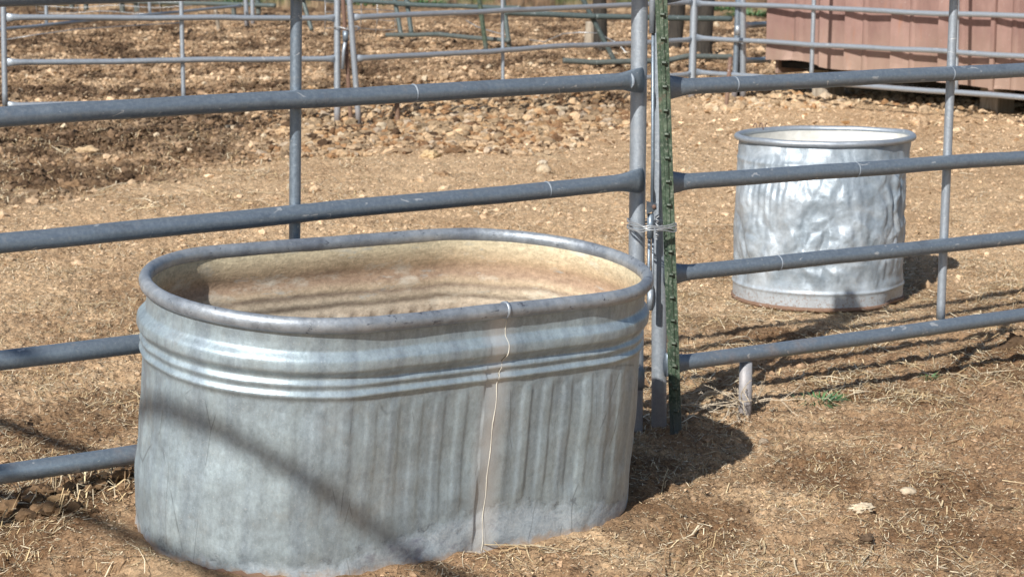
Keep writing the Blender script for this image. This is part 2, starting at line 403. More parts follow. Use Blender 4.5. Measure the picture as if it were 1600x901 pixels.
hp = G(85, 822); n_ = 700; x = hp[0] + RNG.normal(0, .11, n_); y = hp[1] + RNG.normal(0, .11, n_); r = RNG.gamma(1.6, .0036, n_).clip(.003, .03); push(*clods('', x, y, r, np.array([.11, .07, .04]) * RNG.uniform(.5, 2.2, (n_, 1)), I2, .2))
o = fastmesh('dirt_clods', np.concatenate(Ps), np.concatenate(Fs), M_CLOD, np.concatenate(Cs), False)
tag(o, kind='stuff')

def blades(n, ur, vr, Lr, Wr, lift=.004, power=1.4, accept=None, cols=None, seg=3, curl=1.0):
    x, y = scatter_px(n, ur, vr, accept, power); k = ~in_tank(x, y, .01); x, y = x[k], y[k]; n = len(x)
    L = np.exp(RNG.normal(0, .5, n)) * Lr; Wd = RNG.uniform(.5, 1.4, n) * Wr
    a = RNG.uniform(0, 2 * PI, n); bend = RNG.normal(0, .5 * curl, n); tilt = RNG.normal(0, .13, n)
    ts = np.linspace(-.5, .5, seg + 1); zc = gh(x, y)
    P = []
    for t in ts:
        aa = a + bend * t; px = x + L * t * np.cos((a + aa) / 2); py = y + L * t * np.sin((a + aa) / 2)
        g = np.maximum(gh(px, py), zc - .012) if Lr > .02 else zc
        pz = g + lift * (1 + .8 * RNG.uniform(-1, 1, n)) + L * t * tilt * .6
        pz = np.maximum(pz, g + .0012)
        nx, ny = -np.sin(aa), np.cos(aa); rl = RNG.uniform(-.6, .6, n)
        P += [np.stack([px + nx * Wd, py + ny * Wd, pz + rl * Wd], -1), np.stack([px - nx * Wd, py - ny * Wd, pz - rl * Wd], -1)]
    P = np.stack(P, 1); m = 2 * (seg + 1)
    f = np.array([[2 * i, 2 * i + 1, 2 * i + 3, 2 * i + 2] for i in range(seg)])
    F = (f[None] + (np.arange(n) * m)[:, None, None]).reshape(-1, 4)
    pal = np.array([[.66, .53, .33], [.58, .44, .25], [.44, .31, .17], [.74, .64, .46], [.28, .18, .10], [.50, .42, .30]]) if cols is None else cols
    c = pal[RNG.integers(0, len(pal), n)] * RNG.uniform(.75, 1.2, (n, 1))
    return P.reshape(-1, 3), F, np.repeat(c, m, 0)
Ps = []; Fs = []; Cs = []; off = 0
patch = lambda x, y, u: np.clip(.35 + 1.1 * fbm(x * 3.1, y * 2.3, 91, 3), .03, 1)
def chips(n, ur, vr, size, accept=None, power=1.3, lo=.42, hi=1.45):
    x, y = scatter_px(n, ur, vr, accept, power); k = ~in_tank(x, y, .01); x, y = x[k], y[k]; n = len(x)
    r = size * np.exp(RNG.normal(0, .45, n)); a = RNG.uniform(0, 2 * PI, n); asp = RNG.uniform(.25, .9, n)
    nrm = np.stack([RNG.normal(0, .45, n), RNG.normal(0, .45, n), np.ones(n)], -1); nrm /= np.linalg.norm(nrm, axis=1)[:, None]
    t = np.stack([np.cos(a), np.sin(a), 0 * a], -1); t -= nrm * (t * nrm).sum(1)[:, None]; t /= np.linalg.norm(t, axis=1)[:, None]; bt = np.cross(nrm, t)
    c0 = np.stack([x, y, gh(x, y) + .25 * r + .001], -1); P = []
    for q in range(5):
        an = q * 2 * PI / 5; rr = r * RNG.uniform(.55, 1.15, n); P.append(c0 + t * (rr * math.cos(an))[:, None] + bt * (rr * asp * math.sin(an))[:, None] + nrm * (RNG.normal(0, .12, n) * r)[:, None])
    P = np.stack(P, 1); F = (np.array([[0, 1, 2, 3], [0, 3, 4, 4]])[:1][None] + (np.arange(n) * 5)[:, None, None]).reshape(-1, 4)
    F2 = (np.array([[0, 3, 4, 4]])[None] + (np.arange(n) * 5)[:, None, None]).reshape(-1, 4)
    return P.reshape(-1, 3), F, np.repeat(near_col(x, y, lo, hi, .015), 5, 0)
push(*blades(80000, (-60, 1660), (400, 960), .022, .0007, .003, 1.3, patch))
push(*blades(9000, (-60, 1660), (400, 960), .055, .0009, .005, 1.3, patch))
push(*blades(500, (-60, 1660), (430, 960), .14, .0014, .008, 1.3, patch, curl=1.2))
push(*blades(110000, (-60, 1660), (420, 960), .0085, .0009, .002, 1.2, None, seg=1, cols=np.array([[.62, .5, .33], [.46, .33, .19], [.2, .13, .08], [.70, .60, .44], [.13, .085, .05], [.34, .23, .14]])))
push(*blades(90000, (-60, 1660), (180, 440), .026, .0012, .003, 1.2, lambda x, y, u: patch(x, y, u) * .9, cols=np.array([[.62, .5, .33], [.46, .33, .19], [.2, .13, .08], [.70, .60, .44], [.34, .23, .14]])))
push(*blades(170, (-40, 260), (760, 900), .045, .0012, .022, 1.2, None, curl=1.3))
push(*blades(900, (-60, 1660), (190, 440), .11, .0019, .008, 1.2, patch))
push(*blades(4500, (1050, 1660), (440, 640), .08, .0012, .008, 1.2, patch, curl=1.2))
push(*blades(42000, (-60, 1660), (30, 240), .045, .0022, .006, 1.2, lambda x, y, u: zones(x, y)[2] * .8 + .1, cols=np.array([[.50, .36, .2], [.32, .2, .11], [.16, .1, .06], [.60, .46, .3], [.1, .065, .04]])))
push(*blades(2600, (-60, 560), (200, 330), .10, .0020, .012, 1.2, patch))
o = fastmesh('straw_litter', np.concatenate(Ps), np.concatenate(Fs), M_STRAW, np.concatenate(Cs), True); tag(o, kind='stuff')
Ps = []; Fs = []; Cs = []; off = 0
push(*chips(170000, (-60, 1660), (400, 960), .0027))
push(*chips(110000, (-60, 1660), (170, 440), .0042, None, 1.3, .5, 1.3))
push(*chips(90000, (-60, 1660), (30, 240), .014, lambda x, y, u: .3 + .7 * zones(x, y)[2]))
o = fastmesh('bark_and_dung_crumbs', np.concatenate(Ps), np.concatenate(Fs), M_CLOD, np.concatenate(Cs), False); tag(o, kind='stuff')

# ------------------------------------------------------------------ big oval stock tank
def stadium(s, L, R):
    """outline point and outward normal at arc length s, starting at the middle of the front side (-y), going +x"""
    per = 2 * L + 2 * PI * R; s = np.mod(s, per); P = np.zeros((len(s), 2)); Nn = np.zeros((len(s), 2))
    a0, a1, a2, a3 = L / 2, L / 2 + PI * R, 1.5 * L + PI * R, 1.5 * L + 2 * PI * R
    for i, q in enumerate(s):
        if q < a0: P[i] = (q, -R); Nn[i] = (0, -1)
        elif q < a1: t = (q - a0) / R - PI / 2; Nn[i] = (math.cos(t), math.sin(t)); P[i] = (L / 2 + R * Nn[i][0], R * Nn[i][1])
        elif q < a2: P[i] = (L / 2 - (q - a1), R); Nn[i] = (0, 1)
        elif q < a3: t = (q - a2) / R + PI / 2; Nn[i] = (math.cos(t), math.sin(t)); P[i] = (-L / 2 + R * Nn[i][0], R * Nn[i][1])
        else: P[i] = (q - per, -R); Nn[i] = (0, -1)
    return P, Nn, per
def tank_outer_mat():
    m, t, b = new_mat('weathered_zinc')
    uv = N(t, 'ShaderNodeUVMap').outputs[0]
    P = N(t, 'ShaderNodeTexCoord').outputs['Object']
    sp = N(t, 'ShaderNodeSeparateXYZ'); lk(t, uv, sp.inputs[0]); U, Vv = sp.outputs[0], sp.outputs[1]
    n1 = noise(t, P, 5, 5, .6); n2 = noise(t, P, 42, 5, .65); n3 = noise(t, P, 260, 3, .6)
    st = noise(t, mapping(t, uv, (30, 1.4, 1)), 1, 3, .55)
    vo = N(t, 'ShaderNodeTexVoronoi'); vo.inputs['Scale'].default_value = 70; lk(t, P, vo.inputs['Vector'])
    c = ramp(t, n1, [(.3, (.31, .375, .425)), (.5, (.37, .45, .50)), (.7, (.43, .51, .56))])
    c = mix(t, .55, c, ramp(t, st, [(.32, (.70, .71, .76)), (.46, (.92, .93, .95)), (.56, (1.12, 1.13, 1.12)), (.72, (1.25, 1.26, 1.25))]), 'MULTIPLY')
    c = mix(t, .3, c, ramp(t, n2, [(.3, .7), (.5, 1.), (.7, 1.25)]), 'MULTIPLY')
    c = mix(t, .45, c, ramp(t, noise(t, mapping(t, P, (1, 1, .6)), 130, 5, .75), [(.3, .6), (.5, 1.), (.7, 1.35)]), 'MULTIPLY')
    vb = N(t, 'ShaderNodeRGBToBW'); lk(t, vo.outputs['Color'], vb.inputs[0]); c = mix(t, .07, c, vb.outputs[0], 'OVERLAY')
    c = mix(t, ramp(t, n3, [(.62, 0.), (.72, .5)]), c, (.66, .69, .70))
    # bruised, chalky foot
    ub = mth(t, 'MULTIPLY', mth(t, 'SUBTRACT', U, .05), 3.0); bell = mth(t, 'POWER', 2.718, mth(t, 'MULTIPLY', mth(t, 'MULTIPLY', ub, ub), -1))
    lim = mth(t, 'ADD', mth(t, 'ADD', .030, mth(t, 'MULTIPLY', bell, .075)), mth(t, 'MULTIPLY', mth(t, 'SUBTRACT', noise(t, P, 13, 5, .7), .5), .11))
    foot = ramp(t, mth(t, 'SUBTRACT', lim, Vv), [(0., 0.), (.022, 1.)])
    fc = ramp(t, noise(t, P, 60, 7, .8, 1.2), [(.3, (.20, .23, .28)), (.44, (.34, .395, .45)), (.56, (.47, .53, .585)), (.7, (.57, .60, .63))])
    c = mix(t, mth(t, 'MULTIPLY', foot, .75), c, fc)
    bl = mth(t, 'MULTIPLY', ramp(t, noise(t, mapping(t, P, (1, 1, 1.3), (.3, .2, 0)), 9, 5, .7), [(.56, 0.), (.66, .6)]), foot)
    c = mix(t, bl, c, (.17, .17, .24))
    edge = mth(t, 'MULTIPLY', ramp(t, mth(t, 'ABSOLUTE', mth(t, 'SUBTRACT', lim, Vv)), [(0., .7), (.006, 0.)]), ramp(t, noise(t, P, 24, 4, .7), [(.5, 0.), (.6, 1.)]))
    c = mix(t, edge, c, (.17, .19, .22))
    # dirt and rust along the chime
    low = ramp(t, mth(t, 'ADD', Vv, mth(t, 'MULTIPLY', mth(t, 'SUBTRACT', n2, .5), .05)), [(0.0, .9), (.022, 0.)])
    c = mix(t, low, c, (.42, .30, .20))
    # pale smear either side of the welded seam
    ud = mth(t, 'ABSOLUTE', mth(t, 'SUBTRACT', mth(t, 'ADD', U, mth(t, 'MULTIPLY', mth(t, 'SUBTRACT', noise(t, P, 7, 2), .5), .03)), SEAM_U))
    sm = mth(t, 'MULTIPLY', ramp(t, ud, [(.006, .75), (.022, .45), (.046, 0.)]), ramp(t, n1, [(.25, .75), (.6, 1.)]))
    c = mix(t, sm, c, (.68, .69, .69))
    # hairline scratches
    for k, (rt, sc_) in enumerate([((0, .1, 0), 2.1), ((0, .5, 0), 1.5), ((0, -.12, .4), 2.8)]):
        wv = N(t, 'ShaderNodeTexVoronoi'); wv.feature = 'DISTANCE_TO_EDGE'; wv.inputs['Scale'].default_value = sc_
        nn = mapping(t, P, (2.2, 2.2, .55), (k * 1.7, k, 0), rt); lk(t, nn, wv.inputs['Vector'])
        msk = mth(t, 'MULTIPLY', ramp(t, noise(t, P, 8 + k, 2), [(.54, 0.), (.60, .6)]), ramp(t, Vv, [(.36, 1.), (.39, 0.)]))
        c = mix(t, mth(t, 'MULTIPLY', ramp(t, wv.outputs['Distance'], [(0., 1.), (.0045, 0.)]), msk), c, (.10, .11, .12))
    c = mix(t, ramp(t, noise(t, mapping(t, P, (1, 1, 1)), 11, 6, .75), [(.55, 0.), (.8, .35)]), c, (.40, .37, .33))
    lk(t, c, b.inputs['Base Color'])
    lk(t, ramp(t, foot, [(0., .52), (1., .15)]), b.inputs['Metallic'])
    lk(t, ramp(t, n2, [(.3, .40), (.7, .54)]), b.inputs['Roughness'])
    h = mth(t, 'ADD', mth(t, 'MULTIPLY', n3, .25), mth(t, 'ADD', mth(t, 'MULTIPLY', n2, .25), mth(t, 'MULTIPLY', foot, noise(t, P, 30, 5, .7))))
    bump(t, b, h, .5, .003)
    return m
def tank_inner_mat():
    m, t, b = new_mat('mineral_stained_shaded_lining')
    uv = N(t, 'ShaderNodeUVMap').outputs[0]; P = N(t, 'ShaderNodeTexCoord').outputs['Object']
    sp = N(t, 'ShaderNodeSeparateXYZ'); lk(t, uv, sp.inputs[0])
    n1 = noise(t, P, 8, 5, .65); n2 = noise(t, mapping(t, P, (1, 1, 2.2)), 40, 6, .75); n3 = noise(t, P, 170, 3, .7)
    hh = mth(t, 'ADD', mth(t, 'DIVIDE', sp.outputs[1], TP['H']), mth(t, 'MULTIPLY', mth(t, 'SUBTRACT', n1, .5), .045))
    c = ramp(t, hh, [(.0, (.34, .28, .22)), (.50, (.42, .36, .30)), (.62, (.48, .40, .32)), (.685, (.52, .45, .36)), (.70, (.30, .25, .20)), (.72, (.56, .48, .37)), (.75, (.34, .27, .21)), (.765, (.58, .47, .34)), (.80, (.36, .26, .19)), (.84, (.46, .33, .23)), (.865, (.60, .46, .31)), (.94, (.60, .53, .38))])  # dark stops at the ridges paint groove shade in among the mineral stain bands
    c = mix(t, .55, c, ramp(t, n2, [(.3, (.58, .52, .46)), (.48, (.95, .93, .9)), (.7, (1.4, 1.38, 1.33))]), 'MULTIPLY')
    c = mix(t, .7, c, ramp(t, noise(t, P, 110, 5, .8), [(.3, .6), (.5, 1.), (.7, 1.3)]), 'MULTIPLY')
    c = mix(t, ramp(t, noise(t, mapping(t, P, (1, 1, 2.6), (4, 2, 1)), 7, 6, .7), [(.55, 0.), (.68, .65)]), c, (.70, .66, .56))
    c = mix(t, ramp(t, noise(t, mapping(t, P, (1, 1, 4), (1, 7, 3)), 9, 5, .7), [(.60, 0.), (.68, .6)]), c, (.44, .46, .44))
    c = mix(t, ramp(t, n3, [(.62, 0.), (.75, .5)]), c, (.26, .18, .12))
    lk(t, c, b.inputs['Base Color']); b.inputs['Roughness'].default_value = .75; b.inputs['Specular IOR Level'].default_value = .25
    bump(t, b, mth(t, 'ADD', n2, mth(t, 'MULTIPLY', n3, .5)), .5, .003); return m
def rim_mat():
    m, t, b = new_mat('zinc_rolled_rim')
    P = N(t, 'ShaderNodeTexCoord').outputs['Object']
    n1 = noise(t, P, 9, 5, .65); n2 = noise(t, P, 55, 6, .7); n3 = noise(t, P, 200, 3, .6)
    c = ramp(t, n1, [(.3, (.22, .25, .30)), (.5, (.33, .37, .42)), (.72, (.46, .49, .52))])
    c = mix(t, .5, c, ramp(t, n2, [(.3, .55), (.5, 1.), (.7, 1.4)]), 'MULTIPLY')
    c = mix(t, ramp(t, noise(t, mapping(t, P, (1, 1, 2), (2, 5, 0)), 34, 5, .75, .6), [(.60, 0.), (.66, .8)]), c, (.07, .08, .11))
    c = mix(t, ramp(t, n3, [(.64, 0.), (.72, .6)]), c, (.62, .63, .62))
    lk(t, c, b.inputs['Base Color']); b.inputs['Metallic'].default_value = .5
    lk(t, ramp(t, n2, [(.3, .36), (.7, .55)]), b.inputs['Roughness']); bump(t, b, mth(t, 'ADD', n2, mth(t, 'MULTIPLY', n3, .4)), .35, .0025); return m

def tank():
    global SEAM_U
    L, R, H = TP['L'], TP['R'], TP['H']; rt = .0165; Rw = R - rt + .002
    xs = np.linspace(-L / 2, L / 2, 400); q = np.stack([xs, 0 * xs - R, 0 * xs], -1) @ TMn.T + TO
    SEAM_U = float(xs[np.abs(proj(q)[0] - 757).argmin()])
    root = empty('stock_tank', TO, 'large oblong galvanized stock tank with rust-stained lining, standing in front of the pipe panel', 'stock tank')
    root.rotation_euler = TM.to_euler()
    nS, nH = 1100, 190
    _, _, per = stadium(np.array([0.]), L, Rw)
    s = np.linspace(0, per, nS, endpoint=False); P2, N2, _ = stadium(s, L, Rw)
    su = np.where(s > per / 2, s - per, s)
    h = np.linspace(0, H - rt, nH); hm = H - h                                 # distance below the rim top
    def g(x, c, wd, a): return a * np.exp(-((x - c) / wd) ** 2)
    prof = .0105 * sst(.068, .088, hm) * sst(.126, .106, hm) + .0035 * sst(.070, .095, hm) * sst(.128, .100, hm) - g(hm, .052, .014, .0012) + g(hm, .1375, .0072, .0055) + g(hm, .1600, .0075, .0068) + g(h, .0, .006, .002) + .0015 * sst(.12, .2, hm)
    S, Hh = np.meshgrid(s, h, indexing='ij'); SU = np.repeat(su[:, None], nH, 1)
    ribw = sst(.176, .20, H - Hh) * sst(.075, .15, Hh + .02 * pn(S * 5, S * 0, 4))
    ph = SU / .056 * 2 * PI + .25 * pn(SU * 3, Hh * 1.5, 5)
    amp = (.0013 + .0008 * sst(-.55, -.2, SU)) * (0.85 + .6 * pn(SU * 2.1, Hh * 2.2, 6)) * (1 - np.exp(-((SU - SEAM_U) / .05) ** 4))
    rib = ribw * amp * np.tanh(2.2 * (np.cos(ph) - .25))
    dent = .0065 * fbm(S * 3.2, Hh * 4, 8, 3, .5) * sst(.0, .06, H - Hh - .03) + .0016 * pn(S * 14, Hh * 12, 12)
    buckle = sst(.12, .03, Hh + .05 * pn(SU * 4, SU * 0 + 2, 14)) * (.0045 * np.abs(fbm(S * 9, Hh * 10, 15, 2)) + .001) * (.2 + .8 * np.exp(-((SU - .02) / .3) ** 2))
    off_ = prof[None] + rib + dent + buckle
    def wall(o_):
        X = P2[:, 0][:, None] + N2[:, 0][:, None] * o_; Y = P2[:, 1][:, None] + N2[:, 1][:, None] * o_
        return np.stack([X, Y, Hh], -1).reshape(-1, 3)
    i = np.arange(nS)[:, None]; j = np.arange(nH - 1)[None]; i2 = (i + 1) % nS
    Fo = np.stack([i * nH + j, i2 * nH + j, i2 * nH + j + 1, i * nH + j + 1], -1).reshape(-1, 4)
    def mk(name, V, F, mat):
        o = fastmesh(name, V, F, mat, None, True); o.parent = root
        uvl = o.data.uv_layers.new(name='UVMap'); uu = np.stack([SU.ravel(), Hh.ravel()], -1)
        lf = F.ravel(); arr = uu[lf].reshape(-1, 4, 2)
        mx = arr[:, :, 0].max(1) - arr[:, :, 0].min(1); bad = mx > 1
        arr[bad, :, 0] = np.abs(arr[bad, :, 0])
        uvl.data.foreach_set('uv', arr.ravel()); return o
    mk('outer_wall', wall(off_), Fo, tank_outer_mat())
    prof_in = g(hm, .097, .024, .0085) - g(hm, .045, .016, .0015) + g(hm, .140, .012, .0030) + g(hm, .168, .013, .0032)
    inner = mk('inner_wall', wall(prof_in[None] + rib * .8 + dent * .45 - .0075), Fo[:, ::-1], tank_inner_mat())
    # rolled rim
    RM = rim_mat()
    P3, N3, per3 = stadium(np.linspace(0, 2 * L + 2 * PI * (R - rt), 700, endpoint=False), L, R - rt)
    a = np.linspace(0, 2 * PI, 20, endpoint=False); n = 700; ss = np.arange(n) / n * per3
    rr = rt * (1 + .035 * pn(ss * 12, ss * 0, 3) + .05 * np.clip(pn(ss * 30, ss * 0, 4) - .3, 0, 1)); zo = H - rt + .0015 * pn(ss * 4, ss * 0, 9)
    co_ = P3[:, None] + N3[:, None] * (.0035 + .80 * rr[:, None] * np.cos(a))[..., None]
    V = np.concatenate([co_, (zo[:, None] + rr[:, None] * np.sin(a))[..., None]], -1).reshape(-1, 3)
    i = np.arange(n)[:, None]; j = np.arange(20)[None]; F = np.stack([i * 20 + j, ((i + 1) % n) * 20 + j, ((i + 1) % n) * 20 + (j + 1) % 20, i * 20 + (j + 1) % 20], -1).reshape(-1, 4)
    rim = fastmesh('rim', V, F, RM, None, True); rim.parent = root
    # weld collar on the rim
    b = MB(); k = SEAM_U + .012; pts = [(k - .004, -(R - rt), H - rt), (k + .004, -(R - rt), H - rt)]
    b.tube(pts, rt + .0016, 20); b.build('weld_collar', M_PIPE2, root)
    # seam bead down the front
    m_, t, bs = new_mat('cream_sealant'); lk(t, ramp(t, noise(t, N(t, 'ShaderNodeTexCoord').outputs['Object'], 60), [(.3, (.50, .47, .40)), (.7, (.66, .63, .56))]), bs.inputs['Base Color']); bs.inputs['Roughness'].default_value = .6
    hs = np.linspace(0.004, H - .036, 90); du = .012 * sst(.36, .46, hs) + .006 * sst(.2, .42, hs) + .0015 * np.sin(hs * 60)
    us = SEAM_U + du; oi = []
    for hq, uq in zip(hs, us):
        ii = int(round((uq % per) / per * nS)) % nS; jj = min(nH - 1, int(round(hq / (H - rt) * (nH - 1)))); oi.append(off_[ii, jj])
    pts = np.stack([us, -(Rw + np.array(oi)), hs], -1)
    MB().tube(pts, .0011 + .0003 * np.sin(hs * 90), 8).build('seam_bead', m_, root)
    m_, t, bs = new_mat('seam_gap'); bs.inputs['Base Color'].default_value = (.10, .08, .05, 1); bs.inputs['Roughness'].default_value = .9
    pts2 = pts.copy(); pts2[:, 0] -= .0022; pts2[:, 1] += .0004
    MB().tube(pts2, .0004, 6).build('seam_crack', m_, root)
    # floor
    Pf, Nf, pf = stadium(np.linspace(0, per, 160, endpoint=False), L, Rw - .001)
    V = [(0, 0, .02)] + [(p[0], p[1], .02) for p in Pf]; F = [(0, 1 + i, 1 + (i + 1) % 160) for i in range(160)]
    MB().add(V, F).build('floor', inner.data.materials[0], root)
    # rusted flap of metal at the lowest edge
    ii = np.linspace(-.66, -.36, 24) 
    Pq, Nq, _ = stadium(ii, L, Rw + .006); V = []
    for k, (p, nn) in enumerate(zip(Pq, Nq)):
        hgt = .016 * math.sin(PI * k / 23) + .004 * math.sin(k * 2.1)
        V += [(p[0] + nn[0] * .006, p[1] + nn[1] * .006, -.02), (p[0], p[1], max(.0, hgt))]
    MB().add(V, [(2 * k, 2 * k + 2, 2 * k + 3, 2 * k + 1) for k in range(23)]).build('chime', M_RUST, root)
tank()

# ------------------------------------------------------------------ round battered tank
def crump_mat():
    m, t, b = new_mat('battered_zinc')
    P = N(t, 'ShaderNodeTexCoord').outputs['Object']; sp = N(t, 'ShaderNodeSeparateXYZ'); lk(t, P, sp.inputs[0])
    n1 = noise(t, P, 7, 5, .6, .8); n2 = noise(t, P, 45, 5, .65); n3 = noise(t, P, 200, 3)
    vz = N(t, 'ShaderNodeTexVoronoi'); vz.feature = 'SMOOTH_F1'; vz.inputs['Scale'].default_value = 13; vz.inputs['Smoothness'].default_value = .25
    wv = t.nodes.new('ShaderNodeVectorMath'); wv.operation = 'ADD'; lk(t, mapping(t, P, (1, 1, .55)), wv.inputs[0]); nz_ = noise(t, P, 9, 3, .5, 0, 1); w2_ = t.nodes.new('ShaderNodeVectorMath'); w2_.operation = 'SCALE'; lk(t, nz_, w2_.inputs[0]); w2_.inputs['Scale'].default_value = .09; lk(t, w2_.outputs[0], wv.inputs[1]); lk(t, wv.outputs[0], vz.inputs['Vector'])
    c = ramp(t, n1, [(.3, (.22, .27, .32)), (.48, (.33, .385, .44)), (.68, (.50, .56, .62))])
    c = mix(t, .4, c, ramp(t, n2, [(.3, .65), (.5, 1.), (.7, 1.3)]), 'MULTIPLY')
    zz = mth(t, 'ADD', sp.outputs[2], mth(t, 'MULTIPLY', mth(t, 'SUBTRACT', n1, .5), .09))
    c = mix(t, ramp(t, zz, [(.03, .6), (.08, 0.)]), c, (.42, .44, .46))
    c = mix(t, mth(t, 'MULTIPLY', ramp(t, zz, [(.02, 1.), (.09, 0.)]), ramp(t, noise(t, P, 110, 5, .8), [(.52, 0.), (.6, .8)])), c, (.22, .13, .08))
    lk(t, c, b.inputs['Base Color']); lk(t, ramp(t, zz, [(.02, .05), (.08, .30)]), b.inputs['Metallic'])
    lk(t, ramp(t, n2, [(.3, .42), (.7, .56)]), b.inputs['Roughness']); b1 = bump(t, b, mth(t, 'MULTIPLY', vz.outputs['Distance'], ramp(t, sp.outputs[2], [(.10, 0.), (.16, 1.)])), .65, .018); bump(t, b, mth(t, 'ADD', n2, n3), .25, .0025, b1); return m
def round_tank():
    H = .59; px = [(1150, 209), (1165, 214.5), (1200, 219), (1250, 221.5), (1320, 222.5), (1370, 221.5), (1400, 218), (1427, 208), (1412, 203), (1356, 199.5), (1300, 198), (1250, 198), (1190, 201), (1158, 205)]
    c0 = np.array([1.115, 7.36]); z0 = .0
    W = np.array([G(u, v, H)[:2] for u, v in px]) - c0
    ang = np.unwrap(np.arctan2(W[:, 1], W[:, 0])); rad = np.hypot(W[:, 0], W[:, 1])
    o_ = np.argsort(ang); ang, rad = ang[o_], rad[o_]
    ag = np.concatenate([ang - 2 * PI, ang, ang + 2 * PI]); rg = np.tile(rad, 3)
    n = 720; th = np.linspace(0, 2 * PI, n, endpoint=False); rr = np.interp((th - ang[0]) % (2 * PI) + ang[0], ag, rg)
    k = np.hanning(27); k /= k.sum(); rr = np.convolve(np.tile(rr, 3), k, 'same')[n:2 * n]
    k2 = np.hanning(91); k2 /= k2.sum(); rs = np.convolve(np.tile(rr, 3), k2, 'same')[n:2 * n]
    z0 = .004; root = empty('stock_tank', (c0[0], c0[1], z0), 'round battered stock tank with a crumpled shiny side, behind the right-hand rails', 'stock tank')
    nH = 220; h = np.linspace(0, H - .012, nH); T, Hh = np.meshgrid(th, h, indexing='ij')
    wr = sst(.38, .59, Hh); Rb = .318
    R_ = Rb * (1 - wr) + rr[:, None] * wr - .010
    ux = np.cos(T) * 1.0; uy = np.sin(T); S = T * .31
    # a smooth band at top and bottom, crumpled between
    wm = sst(.055, .12, Hh) * sst(.0, .12, H - Hh - .04)
    fr = .45 + .55 * sst(-.2, .5, -np.sin(T))
    q1 = np.abs(pn(S * 5.2 + .5 * pn(S * 5, Hh * 5, 2), Hh * 3.8, 61)); q2 = np.abs(pn(S * 11, Hh * 8 + pn(S * 4, Hh * 4, 8), 63)); q3 = np.abs(pn(S * 27, Hh * 15, 65))
    wx = .35 * pn(S * 9, Hh * 7, 71); w1, w2 = worley(S * 11 + wx, Hh * 6.5 + wx, 5); v1, v2 = worley(S * 19 + wx, Hh * 12 - wx, 9)
    wk = .55 + .75 * sst(-.25, .45, pn(S * 3.6, Hh * 3.1, 81))
    cr = -(.014 * q1 + .004 * q2) + wk * (.0075 * (sst(0, .6, w2 - w1) - .6) + .0025 * (sst(0, .5, v2 - v1) - .5)) + .011 * pn(S * 3.2, Hh * 3, 75) + .004 * pn(S * 8, Hh * 5, 76)
    cr2 = .0022 * np.cos(S / .028 * 2 * PI) * sst(-.2, .6, pn(S * 3, Hh * 2, 67))
    R_ = R_ + wm * fr * (cr + cr2) + .004 * np.exp(-((Hh - .06) / .006) ** 2) + .003 * np.exp(-((H - Hh - .085) / .008) ** 2)
    # pushed-in heel at the right
    R_ -= .03 * np.exp(-((np.mod(T + .55 + PI, 2 * PI) - PI) / .25) ** 2) * sst(.09, .0, Hh)
    V = np.stack([R_ * ux, R_ * uy, Hh], -1).reshape(-1, 3)
    i = np.arange(n)[:, None]; j = np.arange(nH - 1)[None]; i2 = (i + 1) % n
    F = np.stack([i * nH + j, i2 * nH + j, i2 * nH + j + 1, i * nH + j + 1], -1).reshape(-1, 4)
    o = fastmesh('outer_wall', V, F, crump_mat(), None, True); o.parent = root
    Ri = R_ - .0025; V = np.stack([Ri * ux, Ri * uy, Hh], -1).reshape(-1, 3)
    mi = flat_mat('chalky_pale_lining', (.50, .50, .47), (.74, .73, .69), 18, .6, .1)
    o = fastmesh('inner_wall', V, F[:, ::-1], mi, None, True); o.parent = root
    seg = 14; a = np.linspace(0, 2 * PI, seg, endpoint=False); rt = .0115
    rc = rr - .004
    V = np.stack([(rc[:, None] + rt * np.cos(a)) * np.cos(th)[:, None], (rc[:, None] + rt * np.cos(a)) * np.sin(th)[:, None], H - rt + rt * np.sin(a)[None] + .003 * pn(th * 2, th * 0, 3)[:, None]], -1).reshape(-1, 3)
    i = np.arange(n)[:, None]; j = np.arange(seg)[None]; F2 = np.stack([i * seg + j, ((i + 1) % n) * seg + j, ((i + 1) % n) * seg + (j + 1) % seg, i * seg + (j + 1) % seg], -1).reshape(-1, 4)
    o = fastmesh('rim', V, F2, M_PIPE2, None, True); o.parent = root
    rb = R_[:, 0]
    V = np.stack([(rb[:, None] + .007 * np.cos(a)) * np.cos(th)[:, None], (rb[:, None] + .007 * np.cos(a)) * np.sin(th)[:, None], np.repeat(.004 + .008 * np.sin(a)[None], n, 0)], -1).reshape(-1, 3)
    o = fastmesh('chime', V, F2, M_RUST, None, True); o.parent = root
    V = [(0, 0, .03)] + [(.27 * math.cos(t), .27 * math.sin(t), .03) for t in np.linspace(0, 2 * PI, 64, endpoint=False)]
    MB().add(V, [(0, 1 + i, 1 + (i + 1) % 64) for i in range(64)]).build('floor', mi, root)
    # bit of wire twisted on the rim
    p = G(1186, 199, H + .005) - np.array([c0[0], c0[1], 0]); t = np.linspace(0, 14, 60)
    MB().tube(np.stack([p[0] - .02 + t * .0035, p[1] + .012 * np.cos(t), p[2] - .004 + .015 * np.sin(t)], -1), .0018, 6).build('wire_twist', M_RUST, root)
round_tank()

